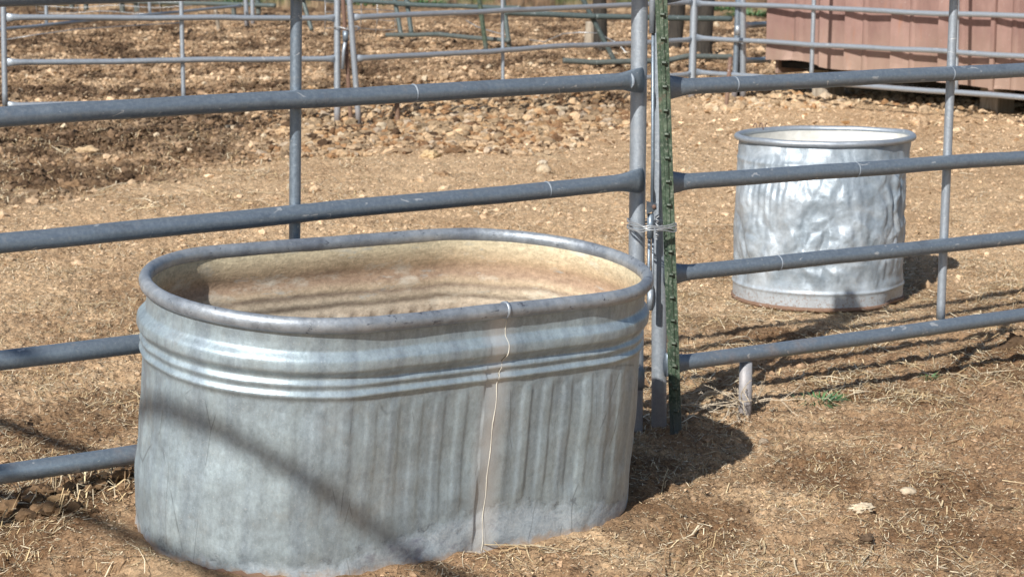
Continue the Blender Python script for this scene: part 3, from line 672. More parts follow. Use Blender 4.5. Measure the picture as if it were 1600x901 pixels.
# ------------------------------------------------------------------ corral panels
def wob(P, Q, n, seed, amp=.003):
    t = np.linspace(0, 1, n)[:, None]; P = np.asarray(P); Q = np.asarray(Q)
    L = np.linalg.norm(Q - P); x = P * (1 - t) + Q * t; s = t[:, 0] * L
    env = np.sin(PI * t[:, 0])
    x[:, 2] += env * amp * fbm(s * 1.1, s * 0 + seed * 3.3, seed, 2) * 1.5 + env * amp * .25 * pn(s * 6, s * 0, seed + 5)
    return x
def rail(root, P, Q, r, seed, mat, flare0=False, flare1=False, amp=.003, name='rail', n=60):
    x = wob(P, Q, n, seed, amp); L = np.linalg.norm(np.asarray(Q) - P); s = np.linspace(0, L, n)
    rh = np.full(n, r); rv = np.full(n, r)
    for fl, d in ((flare0, s), (flare1, L - s)):
        if fl: k = sst(.10, .0, d); rv = rv + r * .55 * k ** 1.5; rh = rh - r * .45 * k
    # dings
    g = pn(s * 9, s * 0 + seed, seed + 50); rv = rv * (1 - .03 * sst(.3, .6, g))
    return MB().tube(x, rh, 18, rv=rv).build(name, mat, root, np.array(root.location))
def vert(root, P, Q, r, mat, name='upright', n=14, seg=14, seed=1, foot=0):
    t = np.linspace(0, 1, n)[:, None]; x = np.asarray(P) * (1 - t) + np.asarray(Q) * t
    return MB().tube(x, r, seg, ref=(1, 0, 0)).build(name, mat, root, np.array(root.location))
def zscale(P0, dr, u):           # world metres of height per picture pixel at column u on the plane
    a = PL(u, 300, P0, dr); b = PL(u, 310, P0, dr); return (a[2] - b[2]) / 10

# front panels -------------------------------------------------
RR = .0215
dL = unit([1.375, 1.015, 0]); nL = np.array([dL[1], -dL[0], 0])         # nL points to the camera side
BL = G(998, 700, -.040)
rootL = empty('corral_panel', (BL[0], BL[1], 0), 'near galvanized pipe panel running left behind the oblong stock tank', 'corral panel')
lev = []
for k, (v0, v1) in enumerate([(182, 125.5), (381, 282), (563, 436), (740.5, 590)]):
    P = PL(0, v0, BL, dL); Q = PL(1003, v1, BL, dL); P = P + (P - Q) * .35
    lev.append((P, Q)); rail(rootL, P, Q, RR, 3 + k, M_PIPE, flare1=True, n=110)
for m_ in (1, 2):                                    # upper rails above the frame
    P, Q = lev[0][0] + [0, 0, .25 * m_], lev[0][1] + [0, 0, .25 * m_]; rail(rootL, P, Q, RR, 30 + m_, M_PIPE, flare1=True, n=60)
bk = -nL * (RR * 1.75)
a = PL(999.5, 0, BL + bk, dL); b = PL(995, 380, BL + bk, dL); d = (b - a) / (b[2] - a[2])
vert(rootL, b + d * (0 - b[2] - .08), a + d * (1.50 - a[2]), RR, M_PIPE2, 'post', 30, 18)
a = PL(463, 0, BL + bk * .9, dL); b = PL(460.5, 370, BL + bk * .9, dL); d = (b - a) / (b[2] - a[2])
vert(rootL, b + d * (lev[3][0][2] * .5 + lev[3][1][2] * .5 - b[2]), a + d * (1.45 - a[2]), .0135, M_PIPE, 'upright', 24)

dR = unit([1.547, 1.015, 0]); nR = np.array([dR[1], -dR[0], 0]); BR = G(1031, 690, -.032)
rootR = empty('corral_panel', (BR[0], BR[1], 0), 'near galvanized pipe panel running right in front of the round battered tank', 'corral panel')
lr = []
for k, (v0, v1) in enumerate([(137, 110), (286, 247), (429, 370), (570, 492)]):
    P = PL(1040, v0, BR, dR); Q = PL(1600, v1, BR, dR); Q = Q + (Q - P) * .25
    lr.append((P, Q)); rail(rootR, P, Q, RR * .98, 13 + k, M_PIPE, flare0=True, n=90)
for m_ in (1, 2): rail(rootR, lr[0][0] + [0, 0, .25 * m_], lr[0][1] + [0, 0, .25 * m_], RR, 40 + m_, M_PIPE, flare0=True)
bk = -nR * (RR * 1.75)
a = PL(1490.5, 0, BR + bk * .85, dR); b = PL(1469.5, 498, BR + bk * .85, dR); d = (b - a) / (b[2] - a[2])
vert(rootR, b, a + d * (1.42 - a[2]), .0128, M_PIPE2, 'upright', 30)
# flat sided end post
a = PL(1031, 60, BR + bk, dR); b = PL(1029.5, 690, BR + bk, dR); d = (b - a) / (b[2] - a[2])
P, Q = b + d * (-.08 - b[2]), a + d * (1.50 - a[2]); t = np.linspace(0, 1, 30)[:, None]
MB().tube(P * (1 - t) + Q * t, .017, 18, ref=(1, 0, 0), rv=.0205).build('post', M_PIPE2, rootR, np.array(rootR.location))
# leg under the bottom rail
a = PL(1167, 566, BR, dR) - nR * .004; b = PL(1165, 650, BR, dR) - nR * .004; b[2] = -.05
MB().tube([a, a * .5 + b * .5, b], [.012, .012, .013], 16, rv=[.0175, .0185, .0175], ref=(1, 0, 0)).build('leg', M_PIPE2, rootR, np.array(rootR.location))
# hinge gear between the posts
def gp(u, v, f=.012): return PL(u, v, BR + nR * f, dR)
def part(name, mb, mat, root): return mb.build(name, mat, root, np.array(root.location))
part('hinge_sleeve', MB().tube([gp(1020, -60), gp(1019.5, 52)], .0085, 14, ref=(1, 0, 0)), M_PIPE2, rootR)
part('pin_rod', MB().tube([gp(1020.5, 30, .01), gp(1020, 250, .01), gp(1019, 330, .008)], .0048, 10, ref=(1, 0, 0)), M_PIPE, rootR)
hb = MB(); hb.add([gp(1010, 314, .02), gp(1026, 318, .02), gp(1026, 327, .02), gp(1010, 335, .02), gp(1010, 314, .0), gp(1026, 318, .0), gp(1026, 327, .0), gp(1010, 335, .0)], [(0, 3, 2, 1), (4, 5, 6, 7), (0, 1, 5, 4), (1, 2, 6, 5), (2, 3, 7, 6), (3, 0, 4, 7)], False)
part('hinge_bracket', hb, M_PIPE, rootR)
part('bolt', MB().tube([gp(1022, 323, .03), gp(1022, 323, .005)], .006, 6), M_RUST, rootR)
part('hinge_sleeve', MB().tube([gp(1016.5, 334, .01), gp(1016, 372, .01)], .0088, 14, ref=(1, 0, 0)), M_PIPE, rootR)
part('pin_rod', MB().tube([gp(1014.5, 372, .008), gp(1013, 478, .008)], .0045, 10, ref=(1, 0, 0)), M_PIPE, rootR)
part('pin_rod', MB().tube([gp(1020, 372, .004), gp(1019, 470, .004)], .0035, 10, ref=(1, 0, 0)), M_PIPE2, rootR)
part('hinge_sleeve', MB().tube([gp(1016, 452, .01), gp(1015.5, 484, .01)], .0085, 14, ref=(1, 0, 0)), M_PIPE2, rootR)

def ring(root, B0, d_, u, P, Q, w_=.003, r=RR):
    a = PL(u, 0, B0, d_); t = ((a - P) @ d_) / ((Q - P) @ d_); c = P + (Q - P) * t; e = unit(Q - P)
    x = np.array([-1, -.5, 0, .5, 1])[:, None]; MB().tube(c + e * w_ * x, r * np.array([.99, 1.03, 1.04, 1.03, .99]), 18).build('weld_ring', M_WELD, root, np.array(root.location))
M_WELD = pipe_mat('chalky_weld', (.24, .285, .34), (.42, .46, .50), (.16, .20, .25), rough=.6, metal=.2)
for u, k in ((645, 0), (984, 0), (855, 1)): ring(rootL, BL, dL, u, *lev[k])
for u, k in ((1150, 0), (1489, 0), (1345, 1), (1225, 2)): ring(rootR, BR, dR, u, *lr[k], r=RR * .98)
# T-post
tb = G(1057, 692) + nR * .05; tA = PL(1033.5, 0, BR + nR * .045, dR); tB = PL(1057, 688, BR + nR * .045, dR)
d = (tA - tB) / (tA[2] - tB[2]); tP = tB + d * (-.10 - tB[2]); tQ = tB + d * (1.55 - tB[2]); axis = unit(tQ - tP)
rootT = empty('fence_post', (tB[0], tB[1], 0), 'leaning green studded steel T-post wired to the joint of the two near panels', 'fence post')
yaw = .22; sx = unit(np.cross(axis, [0, -1, 0])); sx = -sx if sx[0] < 0 else sx; fy = unit(np.cross(sx, axis)); fy = fy if fy[1] < 0 else -fy
sx2 = sx * math.cos(yaw) + fy * math.sin(yaw); fy2 = fy * math.cos(yaw) - sx * math.sin(yaw)
sec = [(-.0155, .001), (-.0155, .005), (-.007, .0065), (-.004, .011), (.004, .011), (.007, .0065), (.0155, .005), (.0155, .001), (.0035, -.002), (.0025, -.030), (-.0025, -.030), (-.0035, -.002)]
V = [p + sx2 * a_ + fy2 * b_ for p in (tP, tQ) for a_, b_ in sec]; k = len(sec)
F = [(i, (i + 1) % k, k + (i + 1) % k, k + i) for i in range(k)] + [tuple(range(k))[::-1], tuple(range(k, 2 * k))]
part('post_shaft', MB().add(V, F, False), M_TPOST, rootT)
for i in range(23):
    p = tP + axis * (.10 + i * .0615) / 1.0 + fy2 * .011
    b_ = MB(); q = [(-.006, 0, -.004), (.008, 0, -.004), (.008, 0, .006), (-.006, 0, .008), (-.004, .009, .003), (.006, .009, .002), (.006, .008, .006), (-.004, .008, .007)]
    b_.add([p + sx2 * (x_ + .003) + fy2 * y_ + axis * z_ for x_, y_, z_ in q], [(0, 1, 5, 4), (1, 2, 6, 5), (2, 3, 7, 6), (3, 0, 4, 7), (4, 5, 6, 7), (0, 3, 2, 1)], False)
    part('stud', b_, M_TPOST, rootT)
# wire wrapped around the posts and the T-post
def loop(v0, slope, ph, rw=.0016):
    A = PL(985, v0, BL, dL); B_ = PL(1045, v0 + slope, BR + nR * .02, dR)
    c = (A + B_) / 2; e = unit([B_[0] - A[0], B_[1] - A[1], 0]); nn = np.array([e[1], -e[0], 0]); hl = np.linalg.norm((B_ - A)[:2]) / 2
    t = np.linspace(0, 2 * PI, 70); ct = np.sign(np.cos(t)) * np.abs(np.cos(t)) ** .6
    pts = c + e * (hl * ct)[:, None] + nn * (.012 + .062 * np.sign(np.sin(t)) * np.abs(np.sin(t)) ** .7)[:, None]
    pts[:, 2] = c[2] + (B_[2] - A[2]) / 2 * np.cos(t) + .003 * np.sin(2 * t + ph) + .0015 * np.sin(7 * t + ph)
    return MB().tube(pts, rw, 7)
rootW = empty('binding_wire', (BL[0], BL[1], 0), 'bright wire wrapped several times around the panel posts and green T-post', 'wire')
for i, (v0, sl_) in enumerate([(346, 1), (349.5, -3), (352, 4), (355.5, -4), (357, -9)]): part('wire_turn', loop(v0, sl_, i * 1.3), M_WIRE, rootW)
kn = gp(1027, 350, .075); t = np.linspace(0, 1, 40)
part('wire_twist', MB().tube(np.stack([kn[0] + .004 * np.cos(t * 30), kn[1] + .004 * np.sin(t * 30), kn[2] + .02 - t * .06], -1), .0017, 7), M_WIRE, rootW)

# back panels --------------------------------------------------
def back_panel(label, P0, P1, rails, ends, ups=(), mat=M_PIPE2, r=.019, extra_top=1, name='corral_panel', group='back corral panels', fl=(True, True), flat=False):
    """rails: (u0, v0, u1, v1); ends / ups: (u_top, v_top, u_bot, v_bot or None, radius, material)"""
    d_ = unit([P1[0] - P0[0], P1[1] - P0[1], 0]); nb = np.array([d_[1], -d_[0], 0])
    rt = empty(name, (P0[0], P0[1], 0), label, 'corral panel', group)
    out = []
    for k, (u0, v0, u1, v1) in enumerate(rails):
        P = PL(u0, v0, P0, d_); Q = PL(u1, v1, P0, d_); out.append((P, Q))
        rail(rt, P, Q, r, 60 + k + int(u0), mat, fl[0], fl[1], amp=.006, n=50)
    if len(rails) > 1:
        dz = (out[0][0][2] - out[1][0][2] + out[0][1][2] - out[1][1][2]) / 2
        for m_ in range(1, extra_top + 1): rail(rt, out[0][0] + [0, 0, dz * m_], out[0][1] + [0, 0, dz * m_], r, 80 + m_, mat, fl[0], fl[1], n=30)
    for (u0, v0, u1, v1, rd, mt, nm, top) in list(ends) + list(ups):
        off_ = -nb * (r + rd) * .8 if nm != 'post' else nb * 0.0
        a = PL(u0, v0, P0 + off_, d_); b = PL(u1, v1, P0 + off_, d_)
        if top: e = (a - b) / (a[2] - b[2]); a = a + e * (top - a[2])
        vert(rt, b, a, rd, mt, nm)
    return rt, out, d_
PA0, PA1 = G(6, 217), G(527, 194)
back_panel('distant left gate panel of silver pipe with rounded lower corner at the picture edge', PA0, PA1,
    [(9, 27.5, 526, 28.5), (9, 97.5, 526, 92), (10, 165, 526, 156)],
    [(527, 10, 527, 197, .0225, M_PIPE2, 'post', 1.45), (5, 0, 8, 166, .018, M_PIPE2, 'post', 1.3)],
    [(283, 0, 287, 162, .0145, M_PIPE2, 'upright', 1.3)], extra_top=2)
PB0, PB1 = G(561, 196), G(1081, 153)
back_panel('distant middle pipe panel between the tilted rusty-footed post and the corner post', PB0, PB1,
    [(550, 27.5, 1083, 3.5), (554, 91.5, 1082, 62), (558, 158, 1081, 116)],
    [(546, 0, 561, 197, .0195, M_PIPE2, 'post', 1.4), (1085, 0, 1080.5, 158, .030, M_PIPE2, 'post', 1.4)],
    [(620, 150, 621.5, 192, .0185, M_RUST, 'leg', 0), (785, 0, 786, 142, .013, M_PIPE2, 'upright', 1.3)], extra_top=2)
PC0, PC1 = G(1081, 153), G(1600, 198)
rootC, outC, dC = back_panel('distant right pipe panel standing in front of the red shed', PC0, PC1,
    [(1089, 5.5, 1660, 28), (1089, 59.5, 1660, 91.5), (1089, 113, 1660, 157.5)], [],
    [(1272, 0, 1267.5, 128, .0165, M_PIPE2, 'upright', 1.35), (1496, 0, 1494, 144, .0145, M_PIPE2, 'upright', 1.35)], extra_top=2, fl=(True, False))
# posts near the shed corner
q = G(1147, 158); rt = empty('gate_post', q, 'slim galvanized gate post second from the corner, left of the dark post', 'post', 'posts left of the red shed')
vert(rt, q + [0, 0, -.03], q + [.03, .0, 1.4], .0225, M_PIPE, 'post_tube'); q2 = G(1134, 168); vert(rt, q2 + [0, 0, -.03], q2 + [.05, .2, .36], .0165, M_RUST, 'leg')
q = G(1155, 157); rt = MB().box(q + [.0, .06, .70], (.05, .03, 1.45)).build('steel_post', M_BLACK, None, q); tag(rt, 'dark steel post between the grey and white gate posts left of shed', 'post', 'posts left of the red shed')
PD0, PD1 = G(1161, 157), G(1215, 136)
rootD, outD, dD = back_panel('white-ended pipe panel whose rails run behind the red shed', PD0, PD1,
    [(1163, 40, 1203, 38), (1163, 94.5, 1203, 93)], [(1160.5, 0, 1161, 158, .025, M_PIPE2, 'post', 1.4)], [], extra_top=2, mat=M_PIPE2, r=.024)
part('latch', MB().tube([PL(1152.5, 40, PD0, dD), PL(1152.5, 55, PD0, dD)], .020, 12, ref=(1, 0, 0)), M_PIPE2, rootD)

# rusty T-post and chain latch between panels A and B
q = G(549, 194); ptop = PL(536, 0, q, unit([1, .2, 0])); rt = empty('steel_post', q, 'thin rusty brown steel post between the two distant silver posts', 'post')
vert(rt, q + [0, 0, -.03], ptop + (ptop - q) * .2, .016, M_RUST, 'post_shaft', seg=6)
q = G(540, 194) + [0, -.05, 0]; dq = unit([1, .2, 0]); rt = empty('gate_latch', (q[0], q[1], .35), 'small hanging slam latch wired between the two distant silver posts', 'latch')
b_ = MB().tube([PL(540, 48, q, dq), PL(540, 65, q, dq)], .021, 10, ref=(1, 0, 0)); part('latch_case', b_, M_PIPE, rt)
part('latch_rod', MB().tube([PL(540, 62, q, dq), PL(537, 80, q, dq), PL(535.5, 108, q, dq)], .012, 8, ref=(1, 0, 0)), M_PIPE2, rt)
t = np.linspace(0, 2 * PI, 30); c_ = PL(541, 45, q, dq); part('latch_wire', MB().tube(c_ + np.stack([.085 * np.cos(t), .07 * np.sin(t) + .04, .012 * np.sin(2 * t)], -1), .004, 6), M_WIRE, rt)

# oblique panel at far left
PG0, PG1 = G(10, 78), G(385, 42)
back_panel('farther silver pipe panel slanting away behind the left gate panel', PG0, PG1,
    [(-60, 52, 376, 9.5), (-60, -12, 376, -35)], [(384, 0, 386, 43, .032, M_PIPE2, 'post', 1.3)],
    [(72, 0, 72.5, 39, .02, M_PIPE2, 'upright', 1.2), (233, 0, 234.5, 23, .02, M_PIPE2, 'upright', 1.2), (337, 16, 343, 56, .025, M_WOODP, 'leg', 0)], extra_top=0)
q = G(395, 38); rt = empty('gate_post', q, 'far white pipe post at the right end of slanting panel', 'post'); vert(rt, q + [0, 0, -.03], q + [0, 0, 1.3], .03, M_PIPE2, 'post_tube')
# dark green pipework
GG = 'dull green pipe panels at the back'
P0, P1 = G(70, 14), G(430, 26)
back_panel('dull green pipe rails low across the far left background', G(110, 15), G(420, 24), [(60, -1, 430, 9), (60, -9, 430, -6)],
    [], [(115, -6, 112, 13, .045, M_DKGREEN, 'leg', 0), (134, -6, 134.5, 16, .04, M_DKGREEN, 'leg', 0), (190, -2, 191.5, 22, .045, M_DKGREEN, 'leg', 0), (213, -2, 214, 22, .045, M_DKGREEN, 'leg', 0), (365, 8, 366, 46, .04, M_DKGREEN, 'leg', 0), (402, -4, 404, 23, .04, M_DKGREEN, 'leg', 0)], mat=M_DKGREEN, r=.035, extra_top=0, fl=(False, False), group=GG)
back_panel('dull green pipe panel with its bottom tube half buried among clods', G(605, 64), G(800, 77), [(440, -4, 640, 6), (620, 7, 812, 13), (604, 55, 690, 53.5), (680, 53.5, 796, 64)],
    [], [(473, 0, 487, 48, .028, M_DKGREEN, 'leg', 0), (615, -10, 628, 61, .028, M_DKGREEN, 'upright', 0), (634, -8, 643, 53, .028, M_DKGREEN, 'upright', 0), (785, -10, 796, 77, .028, M_DKGREEN, 'upright', 0)], mat=M_DKGREEN, r=.026, extra_top=0, fl=(False, False), group=GG)
back_panel('dull green pipe panel with diagonal brace beyond the near post', G(880, 104), G(1140, 99), [(790, 20, 930, 26), (930, 26, 1143, 30), (880, 95, 930, 98), (930, 98, 1040, 95), (1040, 95, 1075, 88), (1075, 88, 1143, 89)],
    [], [(907, -8, 961, 97, .024, M_DKGREEN, 'brace', 0), (1106, 91, 1107, 113, .03, M_WOODP, 'leg', 0)], mat=M_DKGREEN, r=.028, extra_top=0, fl=(False, False), group=GG)
q = G(760, 78); tt = PL(749, 0, q, unit([1, 0, 0])); rt = empty('fence_post', q, 'small dark green T-post far behind the near top rail', 'fence post'); vert(rt, q + [0, 0, -.02], tt + (tt - q) * .3, .03, M_TPOST, 'post_shaft', seg=6)

# wooden posts
def wpost(u, v, ut, vt, r, mat, label, top=1.4, seed=0):
    q = G(u, v); n = 26; t = np.linspace(0, 1, n); tp = PL(ut, vt, q, np.array([1., 0, 0]))
    if top: e = (tp - q) / (tp[2] - q[2]); tp = q + e * top
    x = (q + [0, 0, -.05])[None] * (1 - t[:, None]) + tp[None] * t[:, None]; seg = 18; V = []
    a = np.linspace(0, 2 * PI, seg, endpoint=False)
    for k in range(n):
        rr = r * (1.08 - .16 * t[k]) * (1 + .12 * pn(a * 2 + seed, t[k] * 3 + 0 * a, seed)); V.append(x[k] + np.stack([rr * np.cos(a), rr * np.sin(a), 0 * a], -1))
    F = [(i * seg + j, i * seg + (j + 1) % seg, (i + 1) * seg + (j + 1) % seg, (i + 1) * seg + j) for i in range(n - 1) for j in range(seg)] + [tuple((n - 1) * seg + j for j in range(seg))]
    tag(MB().add(np.concatenate(V), F).build('wooden_post', mat, None, q), label, 'post', 'old wooden posts in the background')
wpost(921, 73, 923, 34, .062, M_WOODP, 'short pale wooden stump leaning against dark post near the green brace', 0, 1)
wpost(938, 77, 937, 0, .075, M_WOOD, 'dark wooden post just behind the short pale stump', 1.4, 2)
wpost(1053, 72, 1060, 0, .085, M_WOOD, 'dark wooden post directly right of the green T-post', 1.4, 3)
wpost(1099, 84, 1104, 0, .085, M_WOOD, 'thick dark wooden post right of the silver corner post', 1.4, 4)

# woven wire in the background
def mesh_fence(label, P0, P1, us, vtop, vbot, nh):
    d_ = unit([P1[0] - P0[0], P1[1] - P0[1], 0]); b_ = MB(); rt = None
    n = int((us[1] - us[0]) / us[2])
    for i in range(n + 1):
        u = us[0] + i * us[2] + random.uniform(-2, 2); a = PL(u, vtop, P0, d_); c = PL(u + random.uniform(-2, 2), vbot + random.uniform(-4, 2), P0, d_); m_ = (a + c) / 2 + [random.uniform(-.03, .03), random.uniform(-.05, .05), 0]
        b_.tube([a, m_, c], .0045, 5)
    for j in range(nh):
        v = vtop + (vbot - vtop) * (j + .5) / nh; pts = [PL(u, v + 2 * math.sin(u * .05 + j), P0, d_) for u in np.linspace(us[0], us[1], 14)]; b_.tube(pts, .0045, 5)
    o = b_.build('wire_fence', M_WIRE, None, P0); tag(o, label, 'wire fence', 'woven wire fences')
mesh_fence('sagging woven wire mesh across the far left background', G(150, 26), G(260, 26), (60, 300, 32), -12, 24, 4)
mesh_fence('sagging woven wire mesh left of the green uprights', G(565, 60), G(600, 58), (508, 622, 27), -4, 52, 4)
# loose wires
for lab, pts, r_ in [('loose bent wire lying on clods left of the pale stump', [(825, 62, .02), (850, 66, .05), (880, 53, .22), (905, 51, .25), (934, 52, .24), (965, 68, .1), (978, 82, .02)], .006),
                     ('long loose wire trailing over the ground at far left', [(10, 62, .02), (60, 54, .08), (120, 46, .1), (180, 42, .08), (280, 36, .03)], .006),
                     ('loose wire bent in front of the small dark green T-post', [(728, 32, .1), (745, 42, .1), (770, 50, .06), (795, 56, .03)], .006)]:
    P = [G(u, v, z) for u, v, z in pts]; o = MB().tube(P, r_, 6).build('loose_wire', M_WIRE, None, P[0]); tag(o, lab, 'wire', 'loose wires')

# ------------------------------------------------------------------ red shed
def shed_mat():
    m, t, b = new_mat('faded_red_sheet')
    P = N(t, 'ShaderNodeTexCoord').outputs['Object']
    n1 = noise(t, mapping(t, P, (1, 1, .5)), 3, 6, .65); n2 = noise(t, mapping(t, P, (6, 6, 1)), 4, 5, .7); n3 = noise(t, P, 60, 4, .7)
    c = ramp(t, n1, [(.3, (.19, .11, .095)), (.5, (.265, .162, .14)), (.7, (.35, .225, .195))])
    c = mix(t, .5, c, ramp(t, n2, [(.3, .75), (.5, 1.), (.7, 1.2)]), 'MULTIPLY')
    c = mix(t, ramp(t, n3, [(.66, 0.), (.72, .7)]), c, (.60, .52, .49))
    spz = N(t, 'ShaderNodeSeparateXYZ'); lk(t, P, spz.inputs[0]); c = mix(t, ramp(t, mth(t, 'ADD', spz.outputs[2], mth(t, 'MULTIPLY', mth(t, 'SUBTRACT', n2, .5), .5)), [(.3, .45), (.62, 0.)]), c, (.36, .27, .20))
    c = mix(t, ramp(t, noise(t, mapping(t, P, (5, 5, .7), (2, 3, 1)), 2.5, 5, .7), [(.6, 0.), (.72, .6)]), c, (.34, .155, .085))
    lk(t, c, b.inputs['Base Color']); b.inputs['Roughness'].default_value = .7; bump(t, b, n3, .3, .004); return m
M_SHED = shed_mat()
dS = dC if dC[0] > 0 else -dC
_b = np.array([dS[1], -dS[0], 0]); _b = _b if _b[1] > 0 else -_b
S0 = PL(1203, 160, PC0 + _b * .42, dS); S0[2] = 0.0; nS_ = np.array([dS[1], -dS[0], 0]); nS_ = nS_ if nS_[1] < 0 else -nS_
shed = empty('shed', (S0[0], S0[1], 0), 'faded red sheet-metal shed raised on blocks at the right edge', 'shed')
edges = [PL(u, 60, S0, dS) for u in (1203, 1325, 1397, 1472, 1553, 1640, 1730, 1820)]
tt = [float((e - S0) @ dS) for e in edges]
vb_ = [(1203, 93), (1240, 93.5), (1262, 97), (1290, 107), (1330, 111), (1400, 117), (1480, 129), (1553, 139), (1600, 143), (1640, 147), (1730, 160), (1900, 182)]
def botz(tq):
    P = S0 + dS * tq; u, _ = proj(P + [0, 0, .15]); v = np.interp(u, [a for a, _ in vb_], [b for _, b in vb_]); return PL(float(u), float(v), S0, dS)[2]
HS = 2.3
for k in range(len(tt) - 1):
    t0, t1 = tt[k], tt[k + 1] + .02; n = 26; rows = 16; V = []
    dzr = random.uniform(-.012, .012)
    for i in range(n + 1):
        f = i / n; tq = t0 + (t1 - t0) * f; lip = .042 * max(0, 1 - f / .32) + (.012 if .32 < f < .4 else 0) + (.03 * max(0, 1 - abs(f - .66) / .05) if k == 0 else 0)
        bz = botz(tq) + dzr
        for j in range(rows + 1):
            z = bz + (HS - bz) * (j / rows) ** 1.6; wv_ = .006 * pn(np.array(tq * 3.), np.array(z * 2.), k + 3)
            cu = (.05 * math.exp(-((tq - tt[0] - .2) / .07) ** 2) * math.exp(-(j / 1.5) ** 2) if k == 0 else .02 * math.exp(-((f - .08) / .07) ** 2) * math.exp(-(j / 1.2) ** 2))
            V.append(S0 + dS * tq + nS_ * (lip + float(wv_) + cu + .004 * k % .008) + [0, 0, z])
    F = [(i * (rows + 1) + j, (i + 1) * (rows + 1) + j, (i + 1) * (rows + 1) + j + 1, i * (rows + 1) + j + 1) for i in range(n) for j in range(rows)]
    o = MB().add(V, F, False).build('wall_sheet', M_SHED, shed, np.array(shed.location)); sm = o.modifiers.new('thick', 'SOLIDIFY'); sm.thickness = .004
W_ = tt[-1]; D_ = 2.4; ct = S0 + dS * W_ / 2 - nS_ * D_ / 2
part('batten', MB().box(S0 + dS * (tt[4] + .03) + nS_ * .05 + [0, 0, 1.15 + .12], (.035, .02, 2.2), dS), M_SHED, shed)
part('side_wall', MB().box(S0 - nS_ * D_ / 2 + dS * .02 + [0, 0, 1.25], (.03, D_ - .1, 2.1), dS), M_SHED, shed)
part('side_wall', MB().box(S0 - nS_ * D_ / 2 + dS * (W_ - .02) + [0, 0, 1.25], (.03, D_ - .1, 2.1), dS), M_SHED, shed)
part('back_wall', MB().box(S0 - nS_ * (D_ - .03) + dS * W_ / 2 + [0, 0, 1.25], (W_, .03, 2.1), dS), M_SHED, shed)
part('floor', MB().box(ct + [0, 0, .27], (W_ - .1, D_ - .15, .05), dS), M_BLACK, shed)
part('roof', MB().box(ct + [0, 0, HS + .06], (W_ + .3, D_ + .35, .05), dS, unit(np.array([0, 0, 1]) + nS_ * .08)), M_SHED, shed)
for t_ in (.30, W_ * .55, W_ - .3):
    for e_ in (.35, D_ - .4): part('support_block', MB().box(S0 + dS * (t_ + (.0)) - nS_ * e_ + [0, 0, .12], (.16, .2, .26), dS), M_WOODP, shed)
part('skid', MB().box(S0 + dS * W_ / 2 - nS_ * .55 + [0, 0, .2], (W_ - .6, .09, .11), dS), M_WOOD, shed)

# ------------------------------------------------------------------ pipe fence on the camera's side (throws the slanting shadow bars)
def wall_point(u, v):                     # where a sight line meets the outer wall of the oblong tank
    o = (EYE - TO) @ TMn; d = unit(ray(u, v)) @ TMn
    for t in np.arange(3.5, 6, .002):
        p = o + d * t
        if math.hypot(max(abs(p[0]) - TP['L'] / 2, 0), p[1]) < TP['R'] - .012: return EYE + unit(ray(u, v)) * t
pts = np.array([wall_point(u, v) for u, v in [(242, 625), (300, 655), (350, 681), (420, 718), (484, 754), (567, 800)]])
cen = pts.mean(0); e1 = unit(np.cross(SDIR, [0, 0, 1])); e2 = np.cross(SDIR, e1); D = pts - cen
_, _, vt = np.linalg.svd(np.stack([D @ e1, D @ e2], -1)); al = vt[0]
across = e1 * al[0] + e2 * al[1]                                   # direction of the bar as the sun sees it
u_ = across - SDIR * (across[2] / SDIR[2]) * .8; u_ = unit(u_); u_ = u_ if u_[0] > 0 else -u_
Q = cen + SDIR * 3.9
rt = empty('corral_panel', (Q[0], Q[1], 0), 'tall pipe rail barrier beside the camera, outside the picture, throwing the slanting shadow', 'corral panel')
rail(rt, Q - u_ * 3.2, Q + u_ * 2.4, .021, 91, M_PIPE, n=20)
A2 = Q - np.array([0, 0, .30]); rail(rt, A2 - u_ * 3.2, A2 + u_ * 2.4, 0.018, 92, M_PIPE, n=20)
for s_ in (-3.2, 2.4): p = Q + u_ * s_; vert(rt, [p[0], p[1], -.03], [p[0], p[1], p[2] + .1], .03, M_PIPE, 'post')
print('SHADOW RAIL', Q, u_, proj(Q), proj(Q + u_ * 2.4), proj(Q - u_ * 3.2))

# ------------------------------------------------------------------ plants and single clods
def grass(label, u, v, n, h, spread, cols, name='grass_tuft'):
    q = G(u, v); q[2] = gz(q); P = []; F = []; cc = []
    for i in range(n):
        a = random.uniform(0, 2 * PI); rr = spread * math.sqrt(random.random()); b = np.array([rr * math.cos(a), rr * math.sin(a) * .7, -.004]); L = h * random.uniform(.5, 1.2); d_ = np.array([math.cos(a) * .9, math.sin(a) * .9, random.uniform(.25, 1.0)]); d_ /= np.linalg.norm(d_)
        sd = unit(np.cross(d_, [0, 0, 1])) * random.uniform(.0016, .003) * (h / .05) ** .5; k = len(P); c = cols[random.randrange(len(cols))]
        for t in (0, .5, 1): p = b + d_ * L * t - np.array([0, 0, .35 * L * t * t]); w_ = (1, .8, .1)[int(t * 2)]; P += [p + sd * w_, p - sd * w_]; cc += [c, c]
        F += [(k, k + 1, k + 3, k + 2), (k + 2, k + 3, k + 5, k + 4)]
    o = MB().add(P, F).build(name, M_LEAF, None, (0, 0, 0), np.array(cc)); o.location = q; tag(o, label, 'grass tuft'); return o
GC = [(.05, .13, .035), (.08, .19, .06), (.12, .24, .10), (.16, .26, .15)]
grass('small green grass tuft on bare ground right of the panel leg', 1280, 626, 130, .06, .06, GC)
grass('low green weed patch in front of the red shed', 1235, 146, 500, .13, .17, GC)
grass('tiny green sprout in the straw at right', 1453, 594, 24, .04, .015, GC)
